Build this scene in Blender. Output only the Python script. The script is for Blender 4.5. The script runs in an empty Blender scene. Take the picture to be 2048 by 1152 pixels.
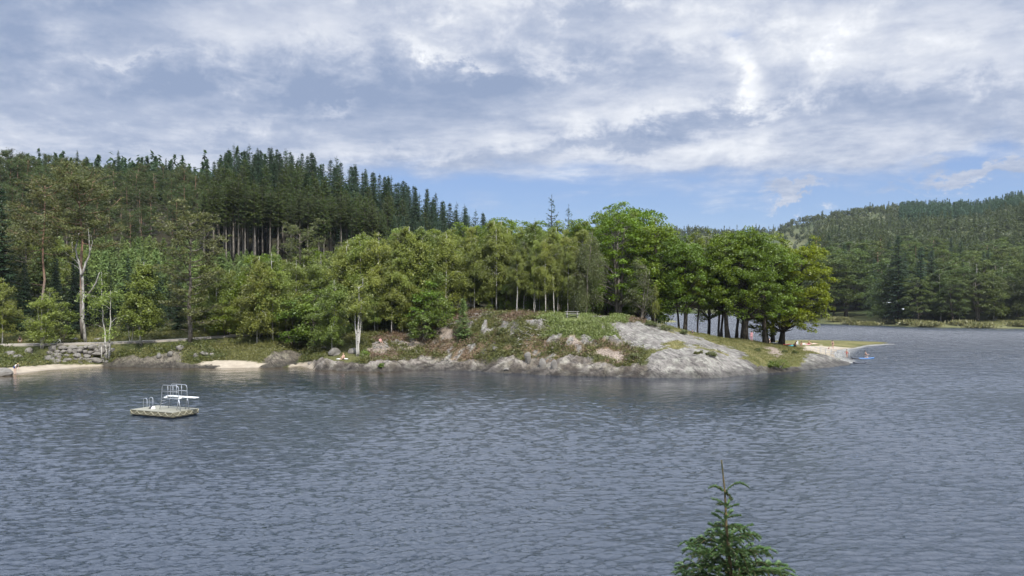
import bpy, math, random
import numpy as np
from mathutils import Vector
R = math.radians
random.seed(7)
rng = np.random.default_rng(11)
scene = bpy.context.scene
COL = scene.collection

# ------------------------------------------------------------------ camera
F = 1500.0; CX = 1024.0; HY = 606.0; CH = 9.0       # focal (photo px), centre, horizon row, eye height over the water
cam_d = bpy.data.cameras.new("camera")
cam_d.sensor_width = 36.0
cam_d.lens = 36.0 * F / 2048.0
cam_d.shift_y = (HY - 576.0) / 2048.0
cam_d.clip_start = 0.1; cam_d.clip_end = 9000
cam = bpy.data.objects.new("camera", cam_d)
cam.location = (0, 0, CH); cam.rotation_euler = (R(90), 0, 0)
COL.objects.link(cam); scene.camera = cam
scene.render.resolution_x = 1024; scene.render.resolution_y = 576

# ------------------------------------------------------------------ sun + sky
SUN_DIR = Vector((0.27, -0.60, 0.78)).normalized()
sun_d = bpy.data.lights.new("sun", 'SUN'); sun_d.energy = 3.2; sun_d.angle = R(1.5); sun_d.color = (1.0, 0.95, 0.86)
sun = bpy.data.objects.new("sun", sun_d); sun.rotation_euler = SUN_DIR.to_track_quat('Z', 'Y').to_euler(); COL.objects.link(sun)

class NT:
    """tiny node-tree writer"""
    def __init__(s, tree): s.t = tree; tree.nodes.clear()
    def n(s, typ, **kw):
        nd = s.t.nodes.new(typ)
        for k, v in kw.items():
            if k == 'inp':
                for kk, vv in v.items():
                    if isinstance(vv, bpy.types.NodeSocket): s.t.links.new(vv, nd.inputs[kk])
                    else: nd.inputs[kk].default_value = vv
            else: setattr(nd, k, v)
        return nd
    def math(s, op, a, b=0.0, c=None, clamp=False):
        d = {0: a, 1: b}
        if c is not None: d[2] = c
        return s.n('ShaderNodeMath', operation=op, use_clamp=clamp, inp=d).outputs[0]
    def vmath(s, op, a, b=(0, 0, 0)):
        return s.n('ShaderNodeVectorMath', operation=op, inp={0: a, 1: b}).outputs[0]
    def noise(s, vec, scale, detail=4, rough=0.55, dist=0.0):
        return s.n('ShaderNodeTexNoise', inp={'Vector': vec, 'Scale': scale, 'Detail': detail, 'Roughness': rough, 'Distortion': dist}).outputs[0]
    def ramp(s, fac, stops, interp='LINEAR'):
        r = s.n('ShaderNodeValToRGB', inp={0: fac}); cr = r.color_ramp; cr.interpolation = interp
        while len(cr.elements) < len(stops): cr.elements.new(0.5)
        for e, (p, c) in zip(cr.elements, stops):
            e.position = p; e.color = (c, c, c, 1) if isinstance(c, (int, float)) else tuple(c) + (1,)
        return r.outputs[0]
    def mixc(s, fac, a, b, blend='MIX'):
        m = s.n('ShaderNodeMix', data_type='RGBA', blend_type=blend)
        for i, v in ((0, fac), (6, a), (7, b)):
            if isinstance(v, bpy.types.NodeSocket): s.t.links.new(v, m.inputs[i])
            else: m.inputs[i].default_value = v if isinstance(v, (int, float)) else (tuple(v) + (1,) if len(v) == 3 else v)
        return m.outputs[2]
    def maprange(s, v, a, b, c=0.0, d=1.0, smooth=True):
        return s.n('ShaderNodeMapRange', interpolation_type='SMOOTHSTEP' if smooth else 'LINEAR', inp={0: v, 1: a, 2: b, 3: c, 4: d}).outputs[0]
    def link(s, a, b): s.t.links.new(a, b)

world = bpy.data.worlds.new("World"); scene.world = world; world.use_nodes = True
w = NT(world.node_tree)
tc = w.n('ShaderNodeTexCoord').outputs['Generated']
sep = w.n('ShaderNodeSeparateXYZ', inp={0: tc})
X, Y_, Z = sep.outputs
sky = w.n('ShaderNodeTexSky', sky_type='NISHITA', sun_disc=False, sun_elevation=math.asin(SUN_DIR.z),
          sun_rotation=math.atan2(SUN_DIR.x, SUN_DIR.y), altitude=0, air_density=1.0, dust_density=0.6, ozone_density=2.0)
skyc = w.n('ShaderNodeHueSaturation', inp={'Hue': 0.515, 'Saturation': 1.25, 'Value': 1.0, 'Color': sky.outputs[0]}).outputs[0]
bg_sky = w.n('ShaderNodeBackground', inp={0: skyc, 1: 0.06})
# cloud deck: direction projected on a high plane
zz = w.math('ADD', w.math('MAXIMUM', Z, 0.0), 0.10)
u = w.math('DIVIDE', X, zz); v = w.math('DIVIDE', Y_, zz)
P = w.n('ShaderNodeCombineXYZ', inp={0: u, 1: v, 2: 0.0}).outputs[0]
Pw = w.vmath('ADD', P, w.vmath('MULTIPLY', w.vmath('SUBTRACT', w.n('ShaderNodeTexNoise', inp={'Vector': P, 'Scale': 0.9, 'Detail': 3.0}).outputs[1], (0.5, 0.5, 0.5)), (0.35, 0.35, 0)))
big = w.noise(w.vmath('ADD', w.vmath('MULTIPLY', Pw, (0.55, 0.8, 1)), (3.1, 1.7, 0)), 1.0, 4, 0.5)
mid = w.noise(w.vmath('ADD', w.vmath('MULTIPLY', Pw, (1.5, 1.9, 1)), (7.3, 0.4, 0)), 1.6, 7, 0.58, 0.0)
fin = w.noise(w.vmath('ADD', w.vmath('MULTIPLY', Pw, (3.0, 3.0, 1)), (1.3, 9.4, 0)), 3.4, 8, 0.62, 0.0)
# screen-free direction coordinates (tangents of azimuth and elevation) for the individual clouds
ysafe = w.math('MAXIMUM', Y_, 0.05)
ta = w.math('DIVIDE', X, ysafe); te = w.math('DIVIDE', Z, ysafe)
iso = w.noise(w.vmath('MULTIPLY', tc, (1, 1, 1.9)), 5.2, 8, .6, .15); iso2 = w.noise(w.vmath('ADD', w.vmath('MULTIPLY', tc, (1, 1, 1.5)), (4, 2, 8)), 15, 7, .66, .2)
wob = w.math('MULTIPLY', w.math('SUBTRACT', iso2, 0.5), 0.22)
wob2 = w.math('MULTIPLY', w.math('SUBTRACT', iso, 0.5), 0.20)
ta2 = w.math('ADD', ta, wob2); te2 = w.math('ADD', te, w.math('MULTIPLY', wob, 0.6))
def blob(px, py, rx, ry, amp, rot=0.0):
    a0, e0 = (px - CX) / F, (HY - py) / F; rx /= F; ry /= F
    dx = w.math('SUBTRACT', ta2, a0); dy = w.math('SUBTRACT', te2, e0)
    c_, s_ = math.cos(rot), math.sin(rot)
    x = w.math('DIVIDE', w.math('ADD', w.math('MULTIPLY', dx, c_), w.math('MULTIPLY', dy, s_)), rx)
    y = w.math('DIVIDE', w.math('SUBTRACT', w.math('MULTIPLY', dy, c_), w.math('MULTIPLY', dx, s_)), ry)
    r2 = w.math('ADD', w.math('MULTIPLY', x, x), w.math('MULTIPLY', y, y))
    return w.math('MULTIPLY', w.math('POWER', 2.718, w.math('MULTIPLY', r2, -1.0)), amp)
def total(lst):
    t = lst[0]
    for b in lst[1:]: t = w.math('ADD', t, b)
    return t
# where the deck is open: clear strip low on the right, thin veil low on the left
cover = w.math('ADD', w.maprange(te, 0.145, 0.232), total([
    blob(1330, 345, 560, 70, 0.25), blob(60, 380, 620, 130, 0.55), blob(1590, 391, 60, 12, 1.1),
    blob(1980, 352, 130, 14, 1.2, 0.1), blob(1750, 290, 330, 50, .45, .05), blob(1950, 200, 200, 120, .3),
    blob(1990, 262, 110, 40, -0.75, .1), blob(1480, 72, 50, 26, -0.45), blob(1900, 310, 300, 26, -.5), blob(1300, 400, 400, 25, .12), blob(1800, 395, 60, 8, .4)]))
cmask = w.maprange(w.math('ADD', cover, w.math('MULTIPLY', w.math('SUBTRACT', mid, 0.5), 1.1)), 0.18, 0.82)
tone = total([
    w.math('MULTIPLY', big, 0.40), w.math('MULTIPLY', mid, 0.42), w.math('MULTIPLY', fin, 0.18), w.math('MULTIPLY', iso, .36), w.math('MULTIPLY', iso2, .34),
    blob(1000, 160, 260, 45, -.16, 0.1), blob(1290, 275, 330, 30, -.20, 0.14), blob(1190, 25, 160, 30, -.10), blob(730, 215, 260, 40, -.10, -.1), blob(250, 190, 260, 30, -.09), blob(1640, 235, 160, 40, -.10, .2),
    blob(600, 165, 330, 40, -.06), blob(840, 340, 200, 30, -.08), blob(90, 60, 60, 60, .12), blob(440, 70, 130, 50, .13), blob(220, 112, 70, 12, .10), blob(660, 60, 90, 50, .12),
    blob(860, 90, 60, 20, .18, -.4), blob(950, 115, 60, 14, .15, -.3), blob(1390, 70, 90, 40, .11), blob(650, 222, 60, 14, .16), blob(1290, 210, 150, 40, .10, .2), blob(1150, 120, 120, 30, .06),
    blob(1500, 160, 60, 26, .22, -.9), blob(1475, 125, 24, 40, .16, -.3), blob(1715, 60, 60, 70, .05, .3), blob(1940, 140, 140, 30, .12), blob(1900, 60, 80, 50, .10),
    blob(1560, 250, 90, 18, .12, .1), blob(1480, 290, 160, 22, .08), blob(1210, 320, 140, 22, .08), blob(500, 235, 110, 20, .08), blob(80, 200, 140, 20, .06), blob(1020, 5, 160, 30, .08), blob(60, 10, 160, 20, -.08)])
tone = w.math('ADD', w.math('MULTIPLY', w.math('SUBTRACT', tone, .87), 1.42), w.math('ADD', .80, w.math('MULTIPLY', w.maprange(iso2, .50, .72), w.maprange(iso, .46, .62, 0, .12))))
ccol = w.ramp(tone, [(0.50, (.235, .295, .42)), (0.68, (.345, .395, .505)), (0.82, (.48, .515, .60)), (1.0, (.66, .68, .72))])
hi = w.maprange(tone, 0.98, 1.22)
ccol = w.mixc(hi, ccol, (.84, .85, .87))
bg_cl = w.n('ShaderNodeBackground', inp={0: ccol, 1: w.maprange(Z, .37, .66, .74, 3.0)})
lowblue = w.ramp(w.maprange(te, 0.0, 0.26, smooth=False), [(0, (.42, .53, .74)), (0.5, (.30, .44, .72)), (1, (.26, .39, .70))])
bg_low = w.n('ShaderNodeBackground', inp={0: lowblue, 1: .66})
mx0 = w.n('ShaderNodeMixShader', inp={0: 0.65, 1: bg_sky.outputs[0], 2: bg_low.outputs[0]})
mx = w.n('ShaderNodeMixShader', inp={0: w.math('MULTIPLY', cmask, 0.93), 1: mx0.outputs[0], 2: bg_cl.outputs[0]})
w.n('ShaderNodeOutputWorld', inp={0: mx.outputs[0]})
world.cycles.sampling_method = 'MANUAL'; world.cycles.sample_map_resolution = 512

scene.view_settings.view_transform = 'Standard'; scene.view_settings.look = 'None'
scene.view_settings.exposure = 0.8; scene.view_settings.gamma = 1.0; scene.view_settings.use_curve_mapping = False
cy = scene.cycles
cy.max_bounces = 6; cy.diffuse_bounces = 3; cy.glossy_bounces = 3; cy.transmission_bounces = 3; cy.transparent_max_bounces = 4
cy.volume_bounces = 0; cy.use_denoising = True; cy.sample_clamp_direct = 1.0; cy.sample_clamp_indirect = 3; cy.caustics_reflective = False; cy.caustics_refractive = False
scene.render.film_transparent = False

# ------------------------------------------------------------------ helpers
def at(px, py, Y):
    return np.array([(px - CX) / F * Y, Y, CH - (py - HY) / F * Y])

def hash2(ix, iy, seed):
    h = (ix.astype(np.int64) * 374761393 + iy.astype(np.int64) * 668265263 + seed * 974634777) & 0xFFFFFFFF
    h = ((h ^ (h >> 13)) * 1274126177) & 0xFFFFFFFF
    return ((h ^ (h >> 16)) & 0xFFFF) / 65535.0
def vnoise(x, y, seed=0):
    ix = np.floor(x); iy = np.floor(y); fx = x - ix; fy = y - iy
    fx = fx * fx * (3 - 2 * fx); fy = fy * fy * (3 - 2 * fy)
    a = hash2(ix, iy, seed); b = hash2(ix + 1, iy, seed); c = hash2(ix, iy + 1, seed); d = hash2(ix + 1, iy + 1, seed)
    return (a * (1 - fx) + b * fx) * (1 - fy) + (c * (1 - fx) + d * fx) * fy
def fbm(x, y, seed=0, oct=4, gain=0.5):
    t = 0; a = 1; s = 0
    for i in range(oct):
        t = t + a * vnoise(x * 2 ** i + 17.3 * i, y * 2 ** i + 9.1 * i, seed + i); s += a; a *= gain
    return t / s
def sstep(a, b, x):
    t = np.clip((x - a) / (b - a), 0, 1); return t * t * (3 - 2 * t)

def np_mesh(name, V, faces, mats=None, midx=None, smooth=False, attrs=None):
    """faces: list of int arrays (n,3) or (n,4)"""
    me = bpy.data.meshes.new(name)
    V = np.asarray(V, dtype=np.float32)
    faces = [np.asarray(f, dtype=np.int32) for f in faces if len(f)]
    me.vertices.add(len(V)); me.vertices.foreach_set('co', V.ravel())
    loops = np.concatenate([f.ravel() for f in faces]); counts = np.concatenate([np.full(len(f), f.shape[1]) for f in faces])
    me.loops.add(len(loops)); me.loops.foreach_set('vertex_index', loops)
    me.polygons.add(len(counts)); st = np.concatenate([[0], np.cumsum(counts)[:-1]]).astype(np.int32)
    me.polygons.foreach_set('loop_start', st)
    if midx is not None: me.polygons.foreach_set('material_index', np.asarray(midx, dtype=np.int32))
    me.polygons.foreach_set('use_smooth', np.full(len(counts), bool(smooth)))
    for m in (mats or []): me.materials.append(m)
    for k, arr in (attrs or {}).items():
        arr = np.asarray(arr, dtype=np.float32)
        if arr.ndim == 1: me.attributes.new(k, 'FLOAT', 'POINT').data.foreach_set('value', arr)
        else: me.attributes.new(k, 'FLOAT_COLOR', 'POINT').data.foreach_set('color', arr.ravel())
    me.update(calc_edges=True)
    return me

def link(name, data, parent=None, loc=None, rotz=None, scale=None):
    o = bpy.data.objects.new(name, data); COL.objects.link(o)
    if parent is not None: o.parent = parent
    if loc is not None: o.location = loc
    if rotz is not None: o.rotation_euler[2] = rotz
    if scale is not None: o.scale = scale if hasattr(scale, '__len__') else (scale,) * 3
    return o
def tag(o, label=None, cat=None, group=None, kind=None):
    for k, v in (('label', label), ('category', cat), ('group', group), ('kind', kind)):
        if v: o[k] = v
    return o
def copy_tree(root):
    r = root.copy(); COL.objects.link(r)
    for ch in root.children:
        c = ch.copy(); COL.objects.link(c); c.parent = r
        for g in ch.children:
            d = g.copy(); COL.objects.link(d); d.parent = c
    return r

class MB:
    """mesh builder: collects tubes, boxes, quads"""
    def __init__(s): s.V = []; s.Q = []; s.T = []; s.n = 0; s.N = []
    def add(s, V, Q=None, T=None):
        V = np.asarray(V, float).reshape(-1, 3)
        if Q is not None and len(Q): s.Q.append(np.asarray(Q) + s.n)
        if T is not None and len(T): s.T.append(np.asarray(T) + s.n)
        s.V.append(V); s.n += len(V)
    def tube(s, P, r, k=6, cap=True):
        P = np.asarray(P, float); m = len(P)
        r = np.full(m, r, float) if np.isscalar(r) else np.asarray(r, float)
        T = np.gradient(P, axis=0); T /= np.linalg.norm(T, axis=1)[:, None] + 1e-9
        ref = np.array([0, 0, 1.0]) if abs(T[:, 2]).mean() < 0.8 else np.array([1.0, 0, 0])
        A = np.cross(T, ref); A /= np.linalg.norm(A, axis=1)[:, None] + 1e-9; B = np.cross(T, A)
        th = np.arange(k) / k * 2 * np.pi
        V = P[:, None] + r[:, None, None] * (A[:, None] * np.cos(th)[None, :, None] + B[:, None] * np.sin(th)[None, :, None])
        i = np.arange(m - 1)[:, None] * k; j = np.arange(k)[None]
        j2 = (j + 1) % k
        Q = np.stack([i + j, i + j2, i + k + j2, i + k + j], -1).reshape(-1, 4)
        T_ = []
        VV = V.reshape(-1, 3)
        if cap:
            VV = np.vstack([VV, P[0], P[-1]]); a = m * k; b = a + 1
            T_ = [[a, (q + 1) % k, q] for q in range(k)] + [[b, (m - 1) * k + q, (m - 1) * k + (q + 1) % k] for q in range(k)]
        s.add(VV, Q, T_)
    def box(s, c, size, ax=None, ay=None, taper=1.0):
        c = np.asarray(c, float); hx, hy, hz = np.asarray(size, float) / 2
        ax = np.array([1, 0, 0.]) if ax is None else np.asarray(ax, float) / np.linalg.norm(ax)
        if ay is None: ay = np.cross([0, 0, 1.], ax); ay = ay / np.linalg.norm(ay)
        ay = np.asarray(ay, float); az = np.cross(ax, ay)
        V = []
        for dz in (-1, 1):
            t = taper if dz > 0 else 1
            for dx, dy in ((-1, -1), (1, -1), (1, 1), (-1, 1)): V.append(c + ax * hx * dx * t + ay * hy * dy * t + az * hz * dz)
        s.add(V, [[0, 3, 2, 1], [4, 5, 6, 7], [0, 1, 5, 4], [1, 2, 6, 5], [2, 3, 7, 6], [3, 0, 4, 7]])
    def ball(s, c, r, nu=8, nv=6):
        c = np.asarray(c, float); r = np.ones(3) * r
        V = [c + r * [0, 0, -1]]
        for i in range(1, nv):
            p = -np.pi / 2 + np.pi * i / nv
            for j in range(nu):
                t = 2 * np.pi * j / nu; V.append(c + r * [math.cos(p) * math.cos(t), math.cos(p) * math.sin(t), math.sin(p)])
        V.append(c + r * [0, 0, 1]); Q = []; T = []
        for j in range(nu): T.append([0, 1 + (j + 1) % nu, 1 + j])
        for i in range(nv - 2):
            for j in range(nu):
                a = 1 + i * nu; Q.append([a + j, a + (j + 1) % nu, a + nu + (j + 1) % nu, a + nu + j])
        a = 1 + (nv - 2) * nu; e = len(V) - 1
        for j in range(nu): T.append([a + j, a + (j + 1) % nu, e])
        s.add(V, Q, T)
    def leaves(s, C, U, W, N=None):
        """diamond leaves: centre, half-length vector, half-width vector, soft clump normal"""
        if N is None: N = C * [1, 1, 0] / (np.linalg.norm(C[:, :2], axis=1)[:, None] + .5) + [0, 0, .55]
        s.N.append(np.repeat(N / (np.linalg.norm(N, axis=1)[:, None] + 1e-9), 4, 0))
        n = len(C); V = np.stack([C - U, C + W, C + U, C - W], 1).reshape(-1, 3)
        s.add(V, np.arange(4 * n).reshape(-1, 4))
    def mesh(s, name, mats, smooth=False, attrs=None):
        f = []
        if s.N and attrs is None:
            nn = np.concatenate(s.N)
            if len(nn) == s.n: attrs = {'clump': np.concatenate([nn, np.ones((len(nn), 1))], 1)}
        if s.Q: f.append(np.concatenate(s.Q))
        if s.T: f.append(np.concatenate(s.T))
        return np_mesh(name, np.concatenate(s.V), f, mats if isinstance(mats, list) else [mats], None, smooth, attrs)
    def obj(s, name, mat, parent=None, smooth=False, **kw): return link(name, s.mesh(name, mat, smooth), parent, **kw)

def unit(n, r=rng):
    v = r.normal(size=(n, 3)); return v / np.linalg.norm(v, axis=1)[:, None]

# ------------------------------------------------------------------ materials
def new_mat(name):
    m = bpy.data.materials.new(name); m.use_nodes = True; return m, NT(m.node_tree)
def mat_plain(name, col, rough=0.7, metal=0.0, var=0.15, scale=6.0, bump=0.0, spec=0.4):
    m, t = new_mat(name)
    ob = t.n('ShaderNodeTexCoord').outputs['Object']
    nz = t.noise(ob, scale, 5)
    c = t.mixc(nz, tuple(x * (1 - var * 1.6) for x in col), tuple(min(1, x * (1 + var * 1.6)) for x in col))
    b = t.n('ShaderNodeBsdfPrincipled', inp={'Base Color': c, 'Roughness': rough, 'Metallic': metal, 'Specular IOR Level': spec})
    if bump: t.link(t.n('ShaderNodeBump', inp={'Strength': 1.0, 'Distance': bump, 'Height': nz}).outputs[0], b.inputs['Normal'])
    t.n('ShaderNodeOutputMaterial', inp={0: b.outputs[0]})
    return m
def mat_leaf(name, ca, cb, trans=0.35, vary=0.25, hue=0.02, soft=.68, ps=.42, lm=1.0):
    """foliage: two leaf greens mixed in patches, each tree a little different, light passing through the leaves"""
    m, t = new_mat(name)
    oi = t.n('ShaderNodeObjectInfo').outputs['Random']
    geo = t.n('ShaderNodeNewGeometry')
    tcn = t.n('ShaderNodeTexCoord').outputs['Object']
    patch = t.noise(t.vmath('ADD', tcn, t.n('ShaderNodeObjectInfo').outputs['Location']), ps, 3, 0.6); ca = tuple(x * lm for x in ca); cb = tuple(min(.5, x * lm) for x in cb)
    fac = t.math('ADD', t.math('MULTIPLY', geo.outputs['Random Per Island'], 0.5), t.maprange(patch, 0.3, 0.7, 0, 0.5), clamp=True)
    c = t.mixc(fac, ca, cb)
    hs = t.n('ShaderNodeHueSaturation', inp={'Hue': t.math('MULTIPLY_ADD', oi, hue * 2, 0.5 - hue), 'Saturation': 1.12,
             'Value': t.math('MULTIPLY_ADD', t.math('FRACT', t.math('MULTIPLY', oi, 7.31)), vary * 2, 1 - vary), 'Color': c}).outputs[0]
    cn = t.n('ShaderNodeVectorTransform', vector_type='NORMAL', convert_from='OBJECT', convert_to='WORLD', inp={0: t.n('ShaderNodeAttribute', attribute_name='clump').outputs['Vector']}).outputs[0]
    nn = t.vmath('NORMALIZE', t.vmath('ADD', t.vmath('MULTIPLY', cn, (soft, soft, soft)), t.vmath('MULTIPLY', geo.outputs['Normal'], (1 - soft,) * 3)))
    d = t.n('ShaderNodeBsdfDiffuse', inp={0: hs, 'Normal': nn})
    tr = t.n('ShaderNodeBsdfTranslucent', inp={0: t.mixc(0.35, hs, (0.16, 0.20, 0.02))})
    g = t.n('ShaderNodeBsdfGlossy', inp={0: (1, 1, 1, 1), 'Roughness': 0.5})
    m1 = t.n('ShaderNodeMixShader', inp={0: trans, 1: d.outputs[0], 2: tr.outputs[0]})
    m2 = t.n('ShaderNodeMixShader', inp={0: 0.03, 1: m1.outputs[0], 2: g.outputs[0]})
    t.n('ShaderNodeOutputMaterial', inp={0: m2.outputs[0]})
    return m
def mat_bark(name, ca, cb, scale=(8, 8, 2), lo=0.4, hi=0.6):
    m, t = new_mat(name)
    ob = t.n('ShaderNodeTexCoord').outputs['Object']
    nz = t.noise(t.vmath('MULTIPLY', ob, scale), 1.0, 5, 0.65)
    c = t.mixc(t.maprange(nz, lo, hi), ca, cb)
    b = t.n('ShaderNodeBsdfPrincipled', inp={'Base Color': c, 'Roughness': 0.9, 'Specular IOR Level': 0.15})
    t.n('ShaderNodeOutputMaterial', inp={0: b.outputs[0]})
    return m
M = {}
M['birch_bark'] = mat_bark('birch_bark', (.08, .07, .06), (.46, .44, .40), (3, 3, 5), 0.36, 0.46)
M['grey_bark'] = mat_bark('grey_bark', (.07, .06, .05), (.17, .15, .125))
M['dark_bark'] = mat_bark('dark_bark', (.028, .024, .02), (.075, .065, .052))
M['pale_bark'] = mat_bark('pale_bark', (.09, .08, .068), (.20, .18, .155), (5, 5, 1))
M['dead_wood'] = mat_bark('dead_wood', (.15, .14, .125), (.36, .345, .32), (4, 4, 1))
def pine_bark():
    m, t = new_mat('pine_bark')
    ob = t.n('ShaderNodeTexCoord').outputs['Object']
    z = t.n('ShaderNodeSeparateXYZ', inp={0: ob}).outputs[2]
    nz = t.noise(t.vmath('MULTIPLY', ob, (6, 6, 2)), 1.0, 5, 0.6)
    up = t.maprange(t.math('ADD', z, t.math('MULTIPLY', nz, 3)), 6.0, 12.0)
    c = t.mixc(up, t.mixc(nz, (.13, .11, .095), (.25, .22, .195)), t.mixc(nz, (.17, .105, .07), (.34, .22, .155)))
    b = t.n('ShaderNodeBsdfPrincipled', inp={'Base Color': c, 'Roughness': 0.9, 'Specular IOR Level': 0.15})
    t.n('ShaderNodeOutputMaterial', inp={0: b.outputs[0]}); return m
M['pine_bark'] = pine_bark()
M['leaf_birch'] = mat_leaf('leaf_birch', (.120, .154, .036), (.215, .248, .068), 0.38, .22)
M['leaf_broad'] = mat_leaf('leaf_broad', (.080, .128, .018), (.150, .205, .031), 0.38, .18)
M['leaf_maple'] = mat_leaf('leaf_maple', (.122, .175, .015), (.215, .265, .027), 0.42, .10, .01)
M['leaf_weep'] = mat_leaf('leaf_weep', (.065, .085, .034), (.125, .145, .062), 0.35, .12)
M['leaf_bush'] = mat_leaf('leaf_bush', (.080, .125, .023), (.150, .200, .045), 0.38, .25)
M['needle_dark'] = mat_leaf('needle_dark', (.015, .032, .017), (.038, .066, .032), 0.15, .25, .012)
M['needle_blue'] = mat_leaf('needle_blue', (.019, .040, .026), (.048, .080, .046), 0.15, .22, .012)
M['needle_young'] = mat_leaf('needle_young', (.095, .145, .048), (.190, .245, .090), 0.22, .18, .012)
M['needle_pine'] = mat_leaf('needle_pine', (.060, .072, .026), (.120, .130, .044), 0.2, .18, .012)
M['needle_hill'] = mat_leaf('needle_hill', (.027, .043, .014), (.062, .084, .025), 0.18, .25, .015)
M['needle_near'] = mat_leaf('needle_near', (.050, .095, .035), (.125, .185, .080), 0.15, .02, .003, .6)
M['leaf_shore'] = mat_leaf('leaf_shore', (.046, .072, .020), (.098, .126, .038), 0.3, .25)
M['leaf_far'] = mat_leaf('leaf_far', (.020, .034, .014), (.075, .090, .036), 0.25, .1, .02, .75, .014)

# ------------------------------------------------------------------ terrain heights: columns (photo azimuth) of (distance, height)
def zc(py, Y): return CH - (py - HY) / F * Y
def prof(*pts, tail=()):
    """(py,Y) pairs -> (Y,z); tuples with 3 entries are (None,Y,z)"""
    out = []
    for p in pts:
        out.append((p[1], p[2]) if len(p) == 3 else (p[1], zc(*p)))
    return out + list(tail)
def shoreY(py): return CH * F / (py - HY)
TL = [(130, 5.5), (150, 10), (180, 20), (220, 33), (260, 43), (330, 48), (600, 44), (1100, 40), (3000, 40)]
def hill(a, b, c, d, e=None): return [(150, a), (180, b), (220, c), (260, d), (330, d - 2), (600, d * .9), (1100, e if e is not None else d), (3000, 30)]
def lake(Y0, zs, ridge, mid=None):
    return [(Y0 - 14, -1.5), (Y0, 0), (Y0 + 12, 1.2), (Y0 + 60, zs), (450 if Y0 < 400 else Y0 + 100, zs * 3.5), (620 if Y0 < 500 else Y0 + 150, mid or ridge * .45), (800, ridge * .72), (1000, ridge), (1250, ridge * .8), (3000, ridge * .5)]
def rz(py, Y=1000, tree=7): return CH + (HY - py) / F * Y - tree
S = {}
def shore(px, py, *rest): S[px] = [(0, -3), (shoreY(py) - 12, -1.6), (shoreY(py) - 2.5, -.45), (shoreY(py), 0)] + list(rest)
W0 = lambda: None
shore(-900, 775, (90, 2), (105, 3.2), *TL)
shore(-200, 765, (90, .8), (100, 2.9), (106, 3), *TL)
shore(0, 752, (97, .66), (104, 2.8), (109, 2.95), *TL)
shore(100, 740, (103.5, .3), (105.4, .6), (106.6, 2.9), (110, 3.0), *TL)
shore(200, 733, (107.2, .3), (107.8, .7), (109, 2.9), (113, 3.1), *TL)
shore(300, 735, (106, .8), (109, 2.3), (112, 3.15), (115, 3.4), *TL)
shore(380, 736, (105.5, .5), (108, 2.7), (113, 3.4), (116, 3.6), (135, 6), *hill(10, 19, 31, 43))
shore(450, 737, (105, .6), (107, 1.1), (111, 2.5), (115, 3.8), (119, 4), (135, 6.5), *hill(10, 19, 31, 45))
shore(550, 735, (106.5, .9), (110, 2.3), (117.5, 4.3), (121, 4.5), (135, 7), *hill(10, 19, 31, 44))
shore(600, 732, (109, .5), (112, 1.7), (118, 3.8), (130, 6), *hill(10, 18, 29, 41))
shore(650, 740, (101.5, .8), (103, 1.3), (108, 1.9), (113, 3), (130, 6), *hill(9, 17, 27, 38))
shore(700, 741, (101, .8), (103, 1.3), (106, 1.8), (112, 3.6), (130, 6.3), *hill(9, 16, 25, 34))
shore(760, 743, (99.5, .8), (101.5, 1.35), (105, 2.3), (109, 3.3), (120, 5.5), (135, 7.5), *hill(9, 14, 22, 30))
shore(850, 738, (104, .7), (107, 2.2), (112, 4.1), (118, 5.4), (130, 6.5), *hill(8, 12, 19, 26))
shore(950, 741, (101, .9), (102.5, 1.4), (104.5, 3.2), (109, 5.7), (115, 7.4), (130, 8), *hill(8, 10, 14, 18, 80))
shore(1040, 746, (97.3, .9), (98.6, 1.3), (100.5, 3.4), (102.5, 5.6), (105, 6.6), (110, 7.2), (120, 7.7), (140, 6), *hill(6, 6, 7, 8, 95))
shore(1143, 751, (94, .8), (95, 1.2), (97.5, 2.9), (100.5, 5.3), (103, 6.6), (106, 7.0), (115, 7.2), (130, 6.5), (150, 4), (200, 2), (400, 3), (700, 30), (1000, rz(452)), (3000, 60))
LK = [(620, -1.5)] + [(640, 0), (700, 12), (850, 55)]
shore(1230, 753, (92.7, .8), (94, 1.2), (96.8, 3), (101, 5.3), (105, 6.6), (109, 7.05), (115, 7.0), (125, 5), (140, 1.5), (148, 0), (155, -1.5), *LK, (1000, rz(452)), (3000, 60))
shore(1320, 756, (91, .9), (92.5, 1.95), (95, 3.0), (99, 4.1), (104, 5.2), (108, 5.85), (112, 5.5), (120, 3.6), (130, 1.3), (137, 0), (145, -1.5), *LK, (1000, rz(458)), (3000, 60))
shore(1400, 757, (90.5, .9), (93, 2.2), (96, 2.95), (103, 3.85), (110, 4.4), (116, 4.1), (124, 2.6), (132, .8), (136, 0), (144, -1.5), *LK, (1000, rz(458)), (3000, 60))
shore(1480, 751, (95, .8), (99, 1.75), (105, 2.4), (113, 3.0), (120, 3.3), (126, 2.7), (134, 1.2), (142, 0), (150, -1.5), *LK, (1000, rz(456)), (3000, 60))
shore(1550, 744, (100, .4), (104, 1.1), (114, 1.9), (124, 2.1), (132, 1.95), (145, 1.2), (155, .8), (168, .6), (176, 0), (184, -1.5), *LK, (1000, rz(447)), (3000, 60))
shore(1600, 741, (103, .6), (108, 1.6), (120, 1.6), (132, 1.2), (150, .9), (165, .8), (172, .55), (180, 0), (188, -1.5), (350, -1.5), *LK[1:], (1000, rz(438)), (3000, 60))
shore(1650, 736, (107, .7), (111, 1.35), (116, .8), (122, .25), (135, .14), (148, .3), (156, .75), (168, .7), (180, 0), (188, -1.5), *lake(322, 5, rz(430)))
shore(1690, 731, (111, .42), (113.5, .2), (116, -.05), (122, -.25), (138, -.2), (147, 0), (151, .25), (160, .55), (172, .45), (178, 0), (186, -1.5), *lake(318, 5, rz(424)))
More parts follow.
